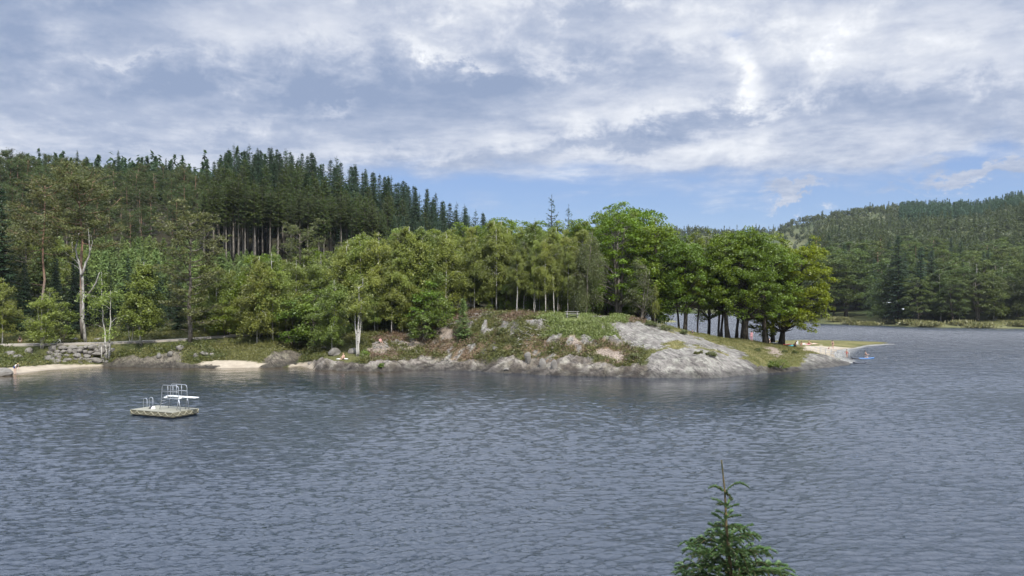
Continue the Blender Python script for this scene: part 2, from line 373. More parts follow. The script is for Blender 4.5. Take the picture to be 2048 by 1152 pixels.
S[1706] = [(0, -3), (95, -1.5), (105, -.5), (109.5, -.05), (112, -.15), (125, -.5), (146, -.3), (150, .05), (158, .4), (170, .4), (176, 0), (184, -1.5)] + lake(315, 5, rz(421))
S[1740] = [(0, -3), (110, -1.5), (148, -.8), (160, -.1), (165, .3), (171, .25), (175, -.1), (184, -1.5)] + lake(305, 5, rz(414))
S[1785] = [(0, -3), (150, -1.6), (163, -.3), (169, .02), (173, -.2), (184, -1.5)] + lake(295, 6, rz(409))
S[1850] = [(0, -3), (200, -1.6)] + lake(277, 8, rz(404), 66)
S[1960] = [(0, -3), (200, -1.6)] + lake(270, 8, rz(406), 70)
S[2048] = [(0, -3), (200, -1.6)] + lake(262, 8, rz(388), 78)
S[2600] = [(0, -3), (180, -1.6)] + lake(245, 9, 170, 85)
PXS = np.array(sorted(S)); 
YG = np.concatenate([np.arange(0, 200, 0.5), np.arange(200, 400, 2), np.geomspace(400, 3000, 60)])
ZG = np.array([np.interp(YG, [p[0] for p in S[k]], [p[1] for p in S[k]]) for k in PXS])
def raw_z(x, y):
    x = np.asarray(x, float); y = np.asarray(y, float); ys = np.maximum(y, 1.0)
    px = np.clip(CX + F * x / ys, PXS[0], PXS[-1])
    i = np.clip(np.searchsorted(PXS, px, side='right') - 1, 0, len(PXS) - 2)
    tt = (px - PXS[i]) / (PXS[i + 1] - PXS[i]); tt = tt * tt * (3 - 2 * tt) * .5 + tt * .5
    j = np.clip(np.interp(y, YG, np.arange(len(YG))), 0, len(YG) - 1.001); j0 = j.astype(int); f = j - j0
    z0 = ZG[i, j0] * (1 - f) + ZG[i, j0 + 1] * f; z1 = ZG[i + 1, j0] * (1 - f) + ZG[i + 1, j0 + 1] * f
    return z0 * (1 - tt) + z1 * tt

def inpoly(px, py, poly):
    ins = np.zeros(px.shape, bool); n = len(poly)
    for a in range(n):
        x0, y0 = poly[a]; x1, y1 = poly[(a + 1) % n]
        if y0 == y1: continue
        c = ((y0 > py) != (y1 > py)) & (px < (x1 - x0) * (py - y0) / (y1 - y0) + x0); ins ^= c
    return ins
SHP = sorted([(k, S[k][3][0]) for k in S if k < 1700]) + [(1706, 109.5)]
def shore_dist(px, y):
    return y - np.interp(px, [a for a, b in SHP], [b for a, b in SHP])
POLY = dict(
    slab_low=[(1300, 706), (1330, 698), (1372, 695), (1420, 700), (1470, 712), (1500, 724), (1522, 742), (1545, 747), (1545, 775), (1310, 775), (1298, 745), (1302, 725), (1294, 715)],
    slab_up=[(1212, 652), (1240, 644), (1290, 645), (1318, 651), (1345, 662), (1385, 672), (1430, 688), (1480, 702), (1500, 714), (1480, 716), (1440, 700), (1400, 694), (1360, 691), (1330, 696), (1290, 700), (1262, 695), (1248, 682), (1236, 666)],
    flat_top=[(1168, 635), (1180, 629), (1215, 628), (1240, 632), (1236, 637), (1195, 639)],
    spur=[(1603, 745), (1598, 733), (1612, 712), (1622, 704), (1640, 704), (1670, 714), (1706, 726), (1706, 745), (1640, 755)],
    ledge=[(1208, 676), (1222, 672), (1240, 684), (1244, 694), (1230, 690)],
    knoll=[(990, 662), (1010, 650), (1030, 645), (1034, 650), (1008, 660)],
    knoll_r=[(1050, 652), (1056, 643), (1080, 644), (1092, 652), (1070, 656)],
    left_rock=[(218, 740), (216, 726), (245, 718), (290, 716), (330, 706), (362, 704), (368, 714), (350, 724), (400, 730), (438, 732), (438, 745), (300, 750)],
    mid_rock=[(520, 740), (528, 720), (545, 706), (575, 702), (600, 706), (604, 716), (585, 728), (560, 738)])
GRASSY = [(1326, 690), (1345, 682), (1372, 686), (1366, 693), (1340, 694)]
SAND = [[(-200, 775), (-200, 742), (30, 734), (110, 729), (205, 730), (216, 745), (100, 760)], [(376, 745), (385, 729), (412, 722), (470, 720), (530, 727), (545, 745)],
        [(575, 742), (580, 728), (625, 722), (650, 728), (628, 745)],
        [(1600, 700), (1612, 692), (1640, 692), (1720, 696), (1740, 712), (1690, 722), (1660, 716), (1630, 706)]]
GRAVEL = [[(1192, 706), (1205, 696), (1240, 700), (1252, 708), (1238, 722), (1205, 716)], [(1134, 672), (1146, 668), (1160, 684), (1150, 696), (1138, 688)],
          [(860, 664), (880, 656), (905, 660), (906, 676), (878, 680)], [(802, 700), (812, 686), (842, 680), (848, 692), (825, 702)], [(1530, 694), (1545, 690), (1558, 698), (1545, 706)],
          [(735, 700), (745, 686), (775, 688), (790, 700), (765, 706)], [(1536, 704), (1560, 700), (1575, 706), (1560, 712)]]

def ground_z(x, y, full=True):
    """final terrain height, plus the masks"""
    x = np.asarray(x, float); y = np.asarray(y, float)
    z = raw_z(x, y)
    ys = np.maximum(y, 1.0); px = CX + F * x / ys; py = HY + F * (CH - z) / ys
    wob = (fbm(x * .9, y * .9, 3, 3) - .5); wob_b = (fbm(x * .9 + 50, y * .9, 8, 3) - .5)
    qx = px + wob * 22; qy = py + wob_b * 12
    near = (y > 80) & (y < 200)
    rock = np.zeros(x.shape, int)                         # 0 none, else index into names
    sd = shore_dist(px, y)
    lim = 1.6 + 3.2 * (fbm(x * .25, y * .25, 21, 3) - .35)
    strip = near & (px > 628) & (px < 1320) & (sd > -4) & (sd < lim) & (z < 2.3)
    strip |= near & (px > 1500) & (px < 1620) & (sd > -4) & (sd < 1.0 + 1.5 * (wob + .3)) & (z < 1)
    strip_l = near & (px > 205) & (px < 400) & (sd > -4) & (sd < 1.3)
    names = list(POLY)
    rock[strip] = len(names) + 1; rock[strip_l] = names.index('left_rock') + 1
    for i, k in enumerate(names): rock[near & inpoly(qx, qy, POLY[k])] = i + 1
    sc = near & (px > 760) & (px < 1210) & (fbm(x * .8, y * .8, 77, 4) > .67) & (z > 1) & (z < 6.4) & (sd > 0)
    rock[sc & (rock == 0)] = len(names) + 2
    rock[(rock == names.index('spur') + 1) & (y > 112.6)] = 0
    rock[near & inpoly(qx, qy, GRASSY)] = 0
    sand = np.zeros(x.shape, bool)
    for pl in SAND: sand |= near & inpoly(px + wob * 10, py + wob_b * 3, pl)
    sand &= rock == 0
    grav = np.zeros(x.shape, bool)
    for pl in GRAVEL: grav |= near & inpoly(qx, qy, pl)
    grav &= rock == 0
    # relief
    isr = (rock > 0).astype(float)
    big = rock == names.index('slab_low') + 1; up = rock == names.index('slab_up') + 1; spur = rock == names.index('spur') + 1
    smoothr = big | up | spur | (rock == names.index('flat_top') + 1)
    # bedding planes run diagonally
    s1 = x * .55 + y * .84; s2 = x * .84 - y * .55
    ridg = 1 - np.abs(2 * fbm(s1 * 1.1, s2 * .33, 31, 4) - 1)
    jag = 1 - np.abs(2 * fbm(x * .45, y * .6, 41, 4, .6) - 1)
    blocks = np.floor(fbm(x * .30, y * .45, 51, 2) * 9) / 9
    d = np.where(smoothr, (ridg - .6) * .14 + (fbm(x * .3, y * .3, 5, 3) - .5) * .2, (jag - .62) * .95 + (blocks - .45) * 1.15 + .05)
    fade = sstep(-3, 0.6, sd) * (near & (px < 1706))
    left = sstep(600, 640, px)
    z2 = z + isr * d * np.where(smoothr, 1, .45 + .55 * left) * fade
    soft = np.where(near & (rock == 0) & ~sand & (z > .4), (fbm(x * .7, y * .7, 61, 4) - .5) * .38 + (fbm(x * .18, y * .18, 64, 2) - .5) * .6, 0.)
    soft *= np.where((px > 1330) & (px < 1800), .35, 1) * sstep(.3, 1.5, z)
    # the gravel path keeps its bench
    pz, pd = path_near(x, y)
    z2 = z2 + soft
    k = sstep(3.2, 1.6, pd); z2 = z2 * (1 - k) + (pz - .06) * k
    farn = sstep(230, 330, y) * np.minimum(np.maximum(z, 0) * .12, 9) * (fbm(x * .012, y * .012, 71, 4) - .5) * 2
    z2 = z2 + farn
    bank = np.clip(7.3 - .42 * y + (fbm(x * .4, y * .4, 81, 3) - .5) * .8, -2.5, 8.2)
    z2 = np.where(y < 40, np.maximum(z2, bank), z2)
    if not full: return z2
    return z2, rock, sand, grav, px, py, sd
PATH = np.array([at(px, py, Y) for px, py, Y in ((-330, 693, 104), (-120, 692, 105.5), (0, 691.5, 107), (100, 690, 108.5), (200, 688, 110.5), (300, 684, 112), (380, 679.5, 113.5), (450, 673.5, 115), (500, 669.5, 116.3), (552, 665, 118), (590, 663, 121), (640, 661, 126))])
def dense(P, n):
    P = np.asarray(P, float); d = np.r_[0, np.cumsum(np.linalg.norm(np.diff(P, axis=0), axis=1))]
    t = np.linspace(0, d[-1], n); return np.stack([np.interp(t, d, P[:, k]) for k in range(P.shape[1])], 1)
PATHD = dense(PATH, 160)
def path_near(x, y):
    x = np.atleast_1d(x); y = np.atleast_1d(y); shp = x.shape
    pz = np.full(shp, 0.0); pd = np.full(shp, 99.0)
    m = (y > 95) & (y < 135) & (x < -25) & (x > -110)
    if m.any():
        xs, ys_ = x[m], y[m]; bz = np.zeros(len(xs)); bd = np.full(len(xs), 99.0)
        for p in PATHD:
            dd = np.hypot(xs - p[0], ys_ - p[1]); k = dd < bd; bd[k] = dd[k]; bz[k] = p[2]
        pz[m] = bz; pd[m] = bd
    return pz, pd
def gz(x, y): return float(ground_z(np.array([x]), np.array([y]), False)[0])

def axis(fine0, fine1, step, lo, hi, ratio=1.16, cap=30):
    a = list(np.arange(fine0, fine1, step)); s = step
    v = a[-1]
    while v < hi: s = min(s * ratio, cap); v += s; a.append(v)
    s = step; v = a[0]; b = []
    while v > lo: s = min(s * ratio, cap); v -= s; b.append(v)
    return np.array(b[::-1] + a)
gx = axis(-76, 56, .30, -1900, 2600, 1.13); gy = axis(86, 148, .27, -40, 2600, 1.08)
GX, GY = np.meshgrid(gx, gy)
gxf, gyf = GX.ravel(), GY.ravel()
TZ, TR, TS, TG, TPX, TPY, TSD = ground_z(gxf, gyf)
TP_D = path_near(gxf, gyf)[1]
V = np.stack([gxf, gyf, TZ], 1)
nx, ny = len(gx), len(gy)
ii, jj = np.meshgrid(np.arange(nx - 1), np.arange(ny - 1)); base = (jj * nx + ii).ravel()
Q = np.stack([base, base + 1, base + nx + 1, base + nx], 1)
# albedo
n1 = fbm(gxf * .35, gyf * .35, 101, 4); n2 = fbm(gxf * 1.4, gyf * 1.4, 105, 3); n3 = fbm(gxf * .09, gyf * .09, 109, 3)
def C(a, b, t): t = np.clip(t, 0, 1)[:, None]; return np.array(a) * (1 - t) + np.array(b) * t
col = C((.042, .050, .018), (.088, .088, .035), sstep(.3, .7, n1))                         # forest edge / rough grass
heath = sstep(740, 790, TPX) * sstep(1265, 1225, TPX) * ((TPY > 640) & (gyf > 88) & (gyf < 125))
hc = C((.055, .060, .022), (.155, .110, .072), sstep(.42, .62, n1 * .6 + n2 * .4)); col = col * (1 - heath[:, None]) + hc * heath[:, None]
bright = sstep(1070, 1110, TPX + (n1 - .5) * 60) * sstep(1262, 1235, TPX + (n1 - .5) * 30) * sstep(686, 670, TPY + (n2 - .5) * 20) * (gyf > 95) * (gyf < 118)
bc = C((.085, .110, .032), (.165, .175, .075), n2); col = col * (1 - bright[:, None]) + bc * bright[:, None]
lawn = sstep(1318, 1345, TPX) * (gyf > 86) * (gyf < 200) * (TPX < 1820)
lc = C((.075, .078, .026), (.145, .128, .055), sstep(.35, .65, n1 * .5 + n2 * .5)); col = col * (1 - lawn[:, None]) + lc * lawn[:, None]
soil = (gyf > 112) * (gyf < 240) * (TPX < 1230) * sstep(0, 3, TZ)
scl = C((.040, .034, .022), (.095, .075, .050), n1); sk = soil * sstep(.45, .6, n3 * .5 + n2 * .5) * .7; col = col * (1 - sk[:, None]) + scl * sk[:, None]
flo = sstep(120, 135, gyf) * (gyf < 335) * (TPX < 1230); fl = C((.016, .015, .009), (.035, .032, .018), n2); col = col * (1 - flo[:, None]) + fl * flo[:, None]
farm = (gyf > 335).astype(float); fc = C((.035, .050, .020), (.10, .105, .05), sstep(.4, .65, n3)); col = col * (1 - farm[:, None]) + fc * farm[:, None]
reed = (gyf > 262) & (gyf < 345) & (TPX > 1640) & (TZ < 1.5) & (TZ > -.4); reed = reed; col[reed] = C((.105, .115, .050), (.175, .165, .085), n1[reed])
col[TG] = C((.16, .13, .105), (.27, .225, .185), n2[TG])
col[TS] = C((.25, .21, .16), (.38, .335, .265), n2[TS] * .6 + n1[TS] * .4)
wet = sstep(.14, -.05, TZ)[:, None] * (gyf < 200)[:, None]
rc = C((.104, .094, .083), (.192, .178, .16), sstep(.3, .7, n2 * .5 + n1 * .5))
lich = sstep(.50, .66, fbm(gxf * 2.2 + 5, gyf * 2.2, 131, 3)) * .6; rc = rc * (1 - lich[:, None]) + np.array((.26, .255, .215)) * lich[:, None]
isrock = TR > 0; col[isrock] = rc[isrock]; ldk = isrock & (TPX < 600) & (TPX > 205); col[ldk] = col[ldk] * np.array((.72, .68, .60)); stk = TR == len(POLY) + 1; col[stk] = col[stk] * C((.62, .56, .50), (1.0, .96, .92), sstep(.3, .7, n2[stk]))
low = sstep(1.15, .3, TZ + (n2 - .5) * .4) * isrock * (TSD < 4); col = col * (1 - low[:, None] * .6)           # the dark wet band at the waterline
col = col * (1 - wet * .45)
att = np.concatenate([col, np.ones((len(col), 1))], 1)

def mat_ground(name, kind):
    m, t = new_mat(name)
    ob = t.n('ShaderNodeTexCoord').outputs['Object']
    a = t.n('ShaderNodeAttribute', attribute_name='albedo').outputs['Color']
    if kind == 'rock':
        rot = t.vmath('MULTIPLY', t.n('ShaderNodeMapping', inp={0: ob, 2: (0, 0, R(-32))}).outputs[0], (1.1, .20, .9))
        st = t.noise(rot, 3.6, 9, .66, .2)
        cr = t.ramp(t.noise(rot, .62, 4, .55, .5), [(.478, 1), (.495, .1), (.512, 1)])
        f = t.math('MULTIPLY', t.maprange(st, .34, .68, .55, 1.4, False), t.maprange(cr, 0, 1, .35, 1))
        sp = t.maprange(t.noise(ob, 9, 5, .7), .35, .7, .72, 1.25)
        c = t.mixc(1, a, t.n('ShaderNodeCombineColor', inp={0: t.math('MULTIPLY', f, sp), 1: t.math('MULTIPLY', f, sp), 2: t.math('MULTIPLY', f, sp)}).outputs[0], 'MULTIPLY')
        b = t.n('ShaderNodeBsdfPrincipled', inp={'Base Color': c, 'Roughness': .85, 'Specular IOR Level': .25})
        hh = t.math('ADD', st, t.math('MULTIPLY', cr, .35))
        t.link(t.n('ShaderNodeBump', inp={'Strength': 1, 'Distance': .10, 'Height': hh}).outputs[0], b.inputs['Normal'])
    else:
        nz = t.noise(ob, 5 if kind == 'soil' else 1.2, 6, .7)
        f = t.maprange(nz, .3, .7, .55 if kind == 'soil' else .86, 1.5 if kind == 'soil' else 1.12)
        c = t.mixc(1, a, t.n('ShaderNodeCombineColor', inp={0: f, 1: f, 2: f}).outputs[0], 'MULTIPLY')
        b = t.n('ShaderNodeBsdfPrincipled', inp={'Base Color': c, 'Roughness': .95, 'Specular IOR Level': .1})
        t.link(t.n('ShaderNodeBump', inp={'Strength': 1, 'Distance': .12 if kind == 'soil' else .03, 'Height': nz}).outputs[0], b.inputs['Normal'])
    t.n('ShaderNodeOutputMaterial', inp={0: b.outputs[0]})
    return m
M['soil'] = mat_ground('soil', 'soil'); M['sand'] = mat_ground('sand', 'sand'); M['rock'] = mat_ground('rock', 'rock')

def sub_mesh(name, fmask, mat):
    q = Q[fmask]; used = np.unique(q); remap = np.full(len(V), -1); remap[used] = np.arange(len(used))
    return np_mesh(name, V[used], [remap[q]], [mat], None, True, {'albedo': att[used]})
frock = TR[Q[:, 0]]; fsand = TS[Q[:, 0]] & (frock == 0)
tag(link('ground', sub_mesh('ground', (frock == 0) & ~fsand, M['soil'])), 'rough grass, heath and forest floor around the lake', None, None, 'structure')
for k, (x0, x1, lb) in enumerate(((-3000, 300, 'pale sandy beach at the left below the stone wall'), (300, 560, 'pale strip of sand under the grass bank below the path'),
                                  (560, 1000, 'small sandy cove beside the grey shore rocks'), (1000, 3000, 'bathing beach behind the tip of the rocky point'))):
    fp = TPX[Q[:, 0]]; mk = fsand & (fp >= x0) & (fp < x1)
    if mk.any(): tag(link('sand_beach', sub_mesh('sand_beach', mk, M['sand'])), lb, None, None, 'structure')
def keep_largest(mask):
    cells = set(np.where(mask)[0].tolist()); W1 = nx - 1; best = []
    while cells:
        st = [cells.pop()]; comp = []
        while st:
            c = st.pop(); comp.append(c)
            for d in (1, -1, W1, -W1):
                e = c + d
                if e in cells: cells.remove(e); st.append(e)
        if len(comp) > len(best): best = comp
    m = np.zeros_like(mask); m[best] = True; return m
loose = np.zeros(len(frock), bool)
RL = dict(slab_low='big pale grey rock slab with dark streaks sloping into the water', slab_up='long cracked rock slab running down from the grassy top of the point',
          flat_top='flat bare rock on top of the point right of the picnic table', spur='dark ribbed rock spur ending the point beside the bathing beach',
          ledge='narrow pale ledge of rock in the heather left of the long slab', knoll='small pale rock outcrop at the left end of the hilltop', knoll_r='white weathered rock showing on the hilltop left of the bright grass',
          left_rock='low dark rocks at the waterline right of the stone wall', mid_rock='hump of striped grey rock between the two sandy beaches')
for i, k in enumerate(POLY):
    mk = frock == i + 1; kl = keep_largest(mk); loose |= mk & ~kl; mk = kl
    if mk.any(): tag(link('rock_outcrop', sub_mesh('rock_outcrop', mk, M['rock'])), RL[k], 'rock', 'bare rock along the point')
n_ = len(POLY)
for x0, x1, lb in ((600, 735, 'low shore rock under the pair of white birches'), (735, 845, 'cracked pale shore rock with a green tuft right of the white birches'), (845, 1000, 'pointed pale shore rocks below the brown heather slope'),
                   (1000, 1330, 'jagged rocky shoreline left of the big slab'), (1330, 1710, 'low brown rock lip between the slab and the dark spur')):
    mk = (frock == n_ + 1) & (fp >= x0) & (fp < x1)
    if mk.any(): tag(link('shore_rock', sub_mesh('shore_rock', mk, M['rock'])), lb, 'rock', 'rocks along the waterline')
mk = (frock == n_ + 2) | loose
if mk.any(): tag(link('scattered_rock', sub_mesh('scattered_rock', mk, M['rock'])), 'broken stone showing through the heather slope', None, None, 'stuff')

# ------------------------------------------------------------------ water
def rows():
    y = 7.0; out = []
    while y < 2600:
        out.append(y); y += .25 if y < 22 else (.052 + (y - 22) * .0019 if y < 130 else .26 + (y - 130) * .022)
    return np.array(out)
WR = rows(); WU = np.concatenate([-np.geomspace(3.2, .80, 14)[:-1], np.linspace(-.78, .78, 1300), np.geomspace(.80, 3.2, 14)[1:]])
UU, WY = np.meshgrid(WU, WR); WX = UU * WY; wxf, wyf = WX.ravel(), WY.ravel()
wz = raw_z(wxf, wyf)
wpx = CX + F * wxf / np.maximum(wyf, 1)
brown = sstep(-1.55, -.02, wz) ** 1.3 * (wyf < 125) * (wpx < 1000) * sstep(1000, 700, wpx)
sandy = sstep(-.55, -.02, wz) * (wyf > 112) * (wyf < 165) * (wpx > 1600) * (wpx < 1790)
def waves(x, y):
    """wind ripples: many short crested wave trains running mostly towards the camera's right front"""
    r = np.random.default_rng(77); h = np.zeros(x.shape)
    cell = .052 + np.maximum(y - 22, 0) * .0019
    g = fbm(x * .05 + 3, y * .035, 301, 3); gustv = .55 + .75 * sstep(.3, .7, g)
    lam = np.geomspace(.22, 2.8, 84)
    sx = x + .5 * np.sin(y * .31 + 1) + 1.2 * (fbm(x * .12, y * .12, 311, 2) - .5); sy = y + 1.6 * (fbm(x * .1 + 9, y * .1, 315, 2) - .5)
    for L in lam:
        a = -1.38 + r.normal() * .46; k = 2 * np.pi / L; ph = r.uniform(0, 6.28)
        amp = .0145 * L ** 1.0 / (1 + (L / .75) ** 2.1)
        fade = np.clip((L / cell - 2.2) / 2.2, 0, 1)
        p = k * (sx * math.cos(a) + sy * math.sin(a)) + ph
        grp = .78 + .22 * np.sin(p * .13 + (sx * math.sin(a) - sy * math.cos(a)) * k * .22 + ph * 3)
        h += amp * fade * grp * (np.sin(p) + .12 * np.sin(2 * p + 1.2))
    return h * gustv
wh = np.zeros(len(wxf)); msk = (wyf < 330) & (np.abs(wxf / wyf) < .95)
wh[msk] = waves(wxf[msk], wyf[msk])
sdw = -shore_dist(wpx, wyf); calm = sstep(0, 46, sdw + 12 * (fbm(wxf * .05, wyf * .10, 333, 3) - .5)) * .94 + .06; calm = np.where(wyf < 125, calm + (1 - calm) * sstep(1600, 1740, wpx + .4 * (wyf - 100)), 1.0)
behind = (wpx > 1640) & (wyf > 180); calm = np.where(behind, sstep(0, 55, np.interp(wpx, [1640, 1700, 1850, 2048, 2600], [320, 316, 277, 262, 245]) - wyf) * .85 + .15, calm)
wh *= calm
W_i, W_j = np.meshgrid(np.arange(len(WU) - 1), np.arange(len(WR) - 1)); wb = (W_j * len(WU) + W_i).ravel(); wn = len(WU)
wq = np.stack([wb, wb + 1, wb + wn + 1, wb + wn], 1)
def mat_water():
    m, t = new_mat('lake_water')
    ob = t.n('ShaderNodeTexCoord').outputs['Object']
    br = t.n('ShaderNodeAttribute', attribute_name='brown').outputs['Fac']; sa = t.n('ShaderNodeAttribute', attribute_name='sandy').outputs['Fac']
    base = t.mixc(br, (.010, .018, .030), (.048, .031, .012)); base = t.mixc(sa, base, (.33, .32, .29))
    m1 = t.n('ShaderNodeMapping', inp={0: ob, 2: (0, 0, R(12)), 3: (.7, 1.5, 1)}).outputs[0]
    m2 = t.n('ShaderNodeMapping', inp={0: ob, 2: (0, 0, R(10)), 3: (.16, .30, 1)}).outputs[0]
    a = t.noise(m1, 4.5, 3, .6, .5); b_ = t.noise(m2, 1.6, 5, .62, .6)
    yy = t.n('ShaderNodeSeparateXYZ', inp={0: ob}).outputs[1]
    cf = t.n('ShaderNodeAttribute', attribute_name='calm').outputs['Fac']
    h = t.math('ADD', t.math('MULTIPLY', a, .045), t.math('MULTIPLY', t.math('MULTIPLY', b_, .9), t.maprange(yy, 60, 180, .10, 6.5)))
    h = t.math('MULTIPLY', h, cf)
    bp = t.n('ShaderNodeBump', inp={'Strength': 1.0, 'Distance': 1.0, 'Height': h}).outputs[0]
    d = t.n('ShaderNodeBsdfDiffuse', inp={0: base, 'Normal': bp})
    g = t.n('ShaderNodeBsdfGlossy', inp={0: (1, 1, 1, 1), 'Roughness': t.math('ADD', .05, t.math('MULTIPLY', cf, t.maprange(yy, 55, 230, .03, .40, False))), 'Normal': bp})
    fr = t.n('ShaderNodeFresnel', inp={0: 1.6, 'Normal': bp}).outputs[0]
    mx_ = t.n('ShaderNodeMixShader', inp={0: t.math('MULTIPLY', fr, t.math('SUBTRACT', 1.0, t.math('MULTIPLY', sa, .35))), 1: d.outputs[0], 2: g.outputs[0]})
    t.n('ShaderNodeOutputMaterial', inp={0: mx_.outputs[0]})
    return m
M['water'] = mat_water()
wo = link('lake_water', np_mesh('lake_water', np.stack([wxf, wyf, wh], 1), [wq], [M['water']], None, True, {'brown': brown, 'sandy': sandy, 'calm': calm}))
tag(wo, 'rippled grey blue lake', None, None, 'structure')

# ------------------------------------------------------------------ path
M['gravel'] = mat_plain('gravel', (.33, .30, .26), .95, 0, .12, 9)
def strip(P, wdt, zoff, thick):
    P = np.asarray(P); T = np.gradient(P[:, :2], axis=0); T /= np.linalg.norm(T, axis=1)[:, None]; N = np.stack([-T[:, 1], T[:, 0]], 1)
    n = len(P); mb = MB(); rows = []
    for s, dz in ((-1, -thick), (-1, 0), (1, 0), (1, -thick)):
        r = P.copy(); r[:, :2] += N * s * wdt / 2; r[:, 2] += zoff + dz; rows.append(r)
    Vv = np.concatenate(rows); q = []
    for k in range(3):
        i = np.arange(n - 1); q.append(np.stack([k * n + i, k * n + i + 1, (k + 1) * n + i + 1, (k + 1) * n + i], 1))
    mb.add(Vv, np.concatenate(q)); return mb
ps = strip(dense(PATH, 90), 2.5, .22, .5)
tag(ps.obj('gravel_path', M['gravel']), 'pale gravel lakeside path along the left shore', None, None, 'structure')

# ------------------------------------------------------------------ tree builders (unit: metres, base at the origin)
def bend_path(r, H, n=8, amp=.03, lean=(0, 0)):
    t = np.linspace(0, 1, n); w = np.cumsum(r.normal(size=(n, 2)) * amp * H / n, axis=0) * 1.0
    w -= w[0]
    return np.stack([w[:, 0] + lean[0] * t * H, w[:, 1] + lean[1] * t * H, t * H], 1)
def along(P, t):
    k = np.linspace(0, 1, len(P)); return np.stack([np.interp(t, k, P[:, i]) for i in range(3)], -1)
def leafset(mb, C, r, L, Wd, flat=.5, dirs=None, cn=None):
    n = len(C); N = r.normal(size=(n, 3)); N[:, 2] = np.abs(N[:, 2]) + flat; N /= np.linalg.norm(N, axis=1)[:, None]
    U = r.normal(size=(n, 3)) if dirs is None else dirs + r.normal(size=(n, 3)) * .25
    U -= N * (U * N).sum(1)[:, None]; U /= np.linalg.norm(U, axis=1)[:, None] + 1e-9
    W_ = np.cross(N, U); l = L * r.uniform(.6, 1.3, n)[:, None]
    mb.leaves(C, U * l / 2, W_ * l * Wd / 2, cn)

def gen_broad(seed, H=16, base=.16, rad=5.5, nclump=150, per=70, leaf=.30, stems=1, trunk_r=.3, top=.55, low=.5, csize=.95, lean=0, layer=.42, hollow=.45):
    r = np.random.default_rng(seed); tr = MB(); lf = MB()
    stemsP = []
    for s in range(stems):
        a = r.uniform(0, 6.28); off = (0 if stems == 1 else .13) * r.uniform(.6, 1.3)
        P = bend_path(r, H * .82, 9, .10, (math.cos(a) * off + lean, math.sin(a) * off)); P[:, 0] += math.cos(a) * trunk_r * (stems > 1); P[:, 1] += math.sin(a) * trunk_r * (stems > 1)
        rr = trunk_r * (1 if stems == 1 else .6) * np.linspace(1, .18, 9) ** .8; rr[0] *= 1.35
        tr.tube(P, rr, 8); stemsP.append(P)
    k = 0; tries = 0; lobes = r.normal(size=(7, 3)); lobes /= np.linalg.norm(lobes, axis=1)[:, None]
    cb = base * H
    while k < nclump and tries < nclump * 30:
        tries += 1
        d = unit(1, r)[0]; q = r.uniform(hollow, 1) ** .6
        t = (d[2] * q + 1) / 2
        prof_ = (math.sin(math.pi * min(1, max(0, t)) ** top) ** low)
        lob = .82 + .25 * max(0, (lobes @ d).max()) ** 3 + r.uniform(-.06, .08)
        xy = d[:2] / (np.linalg.norm(d[:2]) + 1e-6) * rad * prof_ * lob * math.sqrt(max(0, 1 - (d[2] * q) ** 2 * .4)) * q
        z = cb + t * (H - cb) * (1 if d[2] < 0 else lob / .95)
        c = np.array([xy[0] + lean * z, xy[1], min(z, H * 1.03)])
        P = stemsP[r.integers(stems)]
        zt = max(cb * .9 + .6, c[2] - np.hypot(c[0], c[1]) * r.uniform(.35, .8)); tt = min(.97, zt / (H * .82)); a0 = along(P, tt)
        if k % 2 == 0:
            m = (a0 + c) / 2 + r.normal(size=3) * .25; m[2] += .25
            tr.tube([a0, m, c], [trunk_r * .22 * (1.1 - tt), trunk_r * .13, .02], 4, False)
        n = int(per * 1.3 * r.uniform(.6, 1.3)); s = csize * 1.12 * r.uniform(.65, 1.25)
        pts = unit(n, r) * (r.uniform(0, 1, n) ** .45)[:, None] * [s, s, s * layer]
        out = c[:2] / (np.hypot(*c[:2]) + 1e-6); pts[:, 2] -= .25 * (pts[:, :2] @ out)
        leafset(lf, c + pts, r, leaf, .62, .6, None, pts / s + np.array([*(out * .5), .55])); k += 1
    return tr, lf

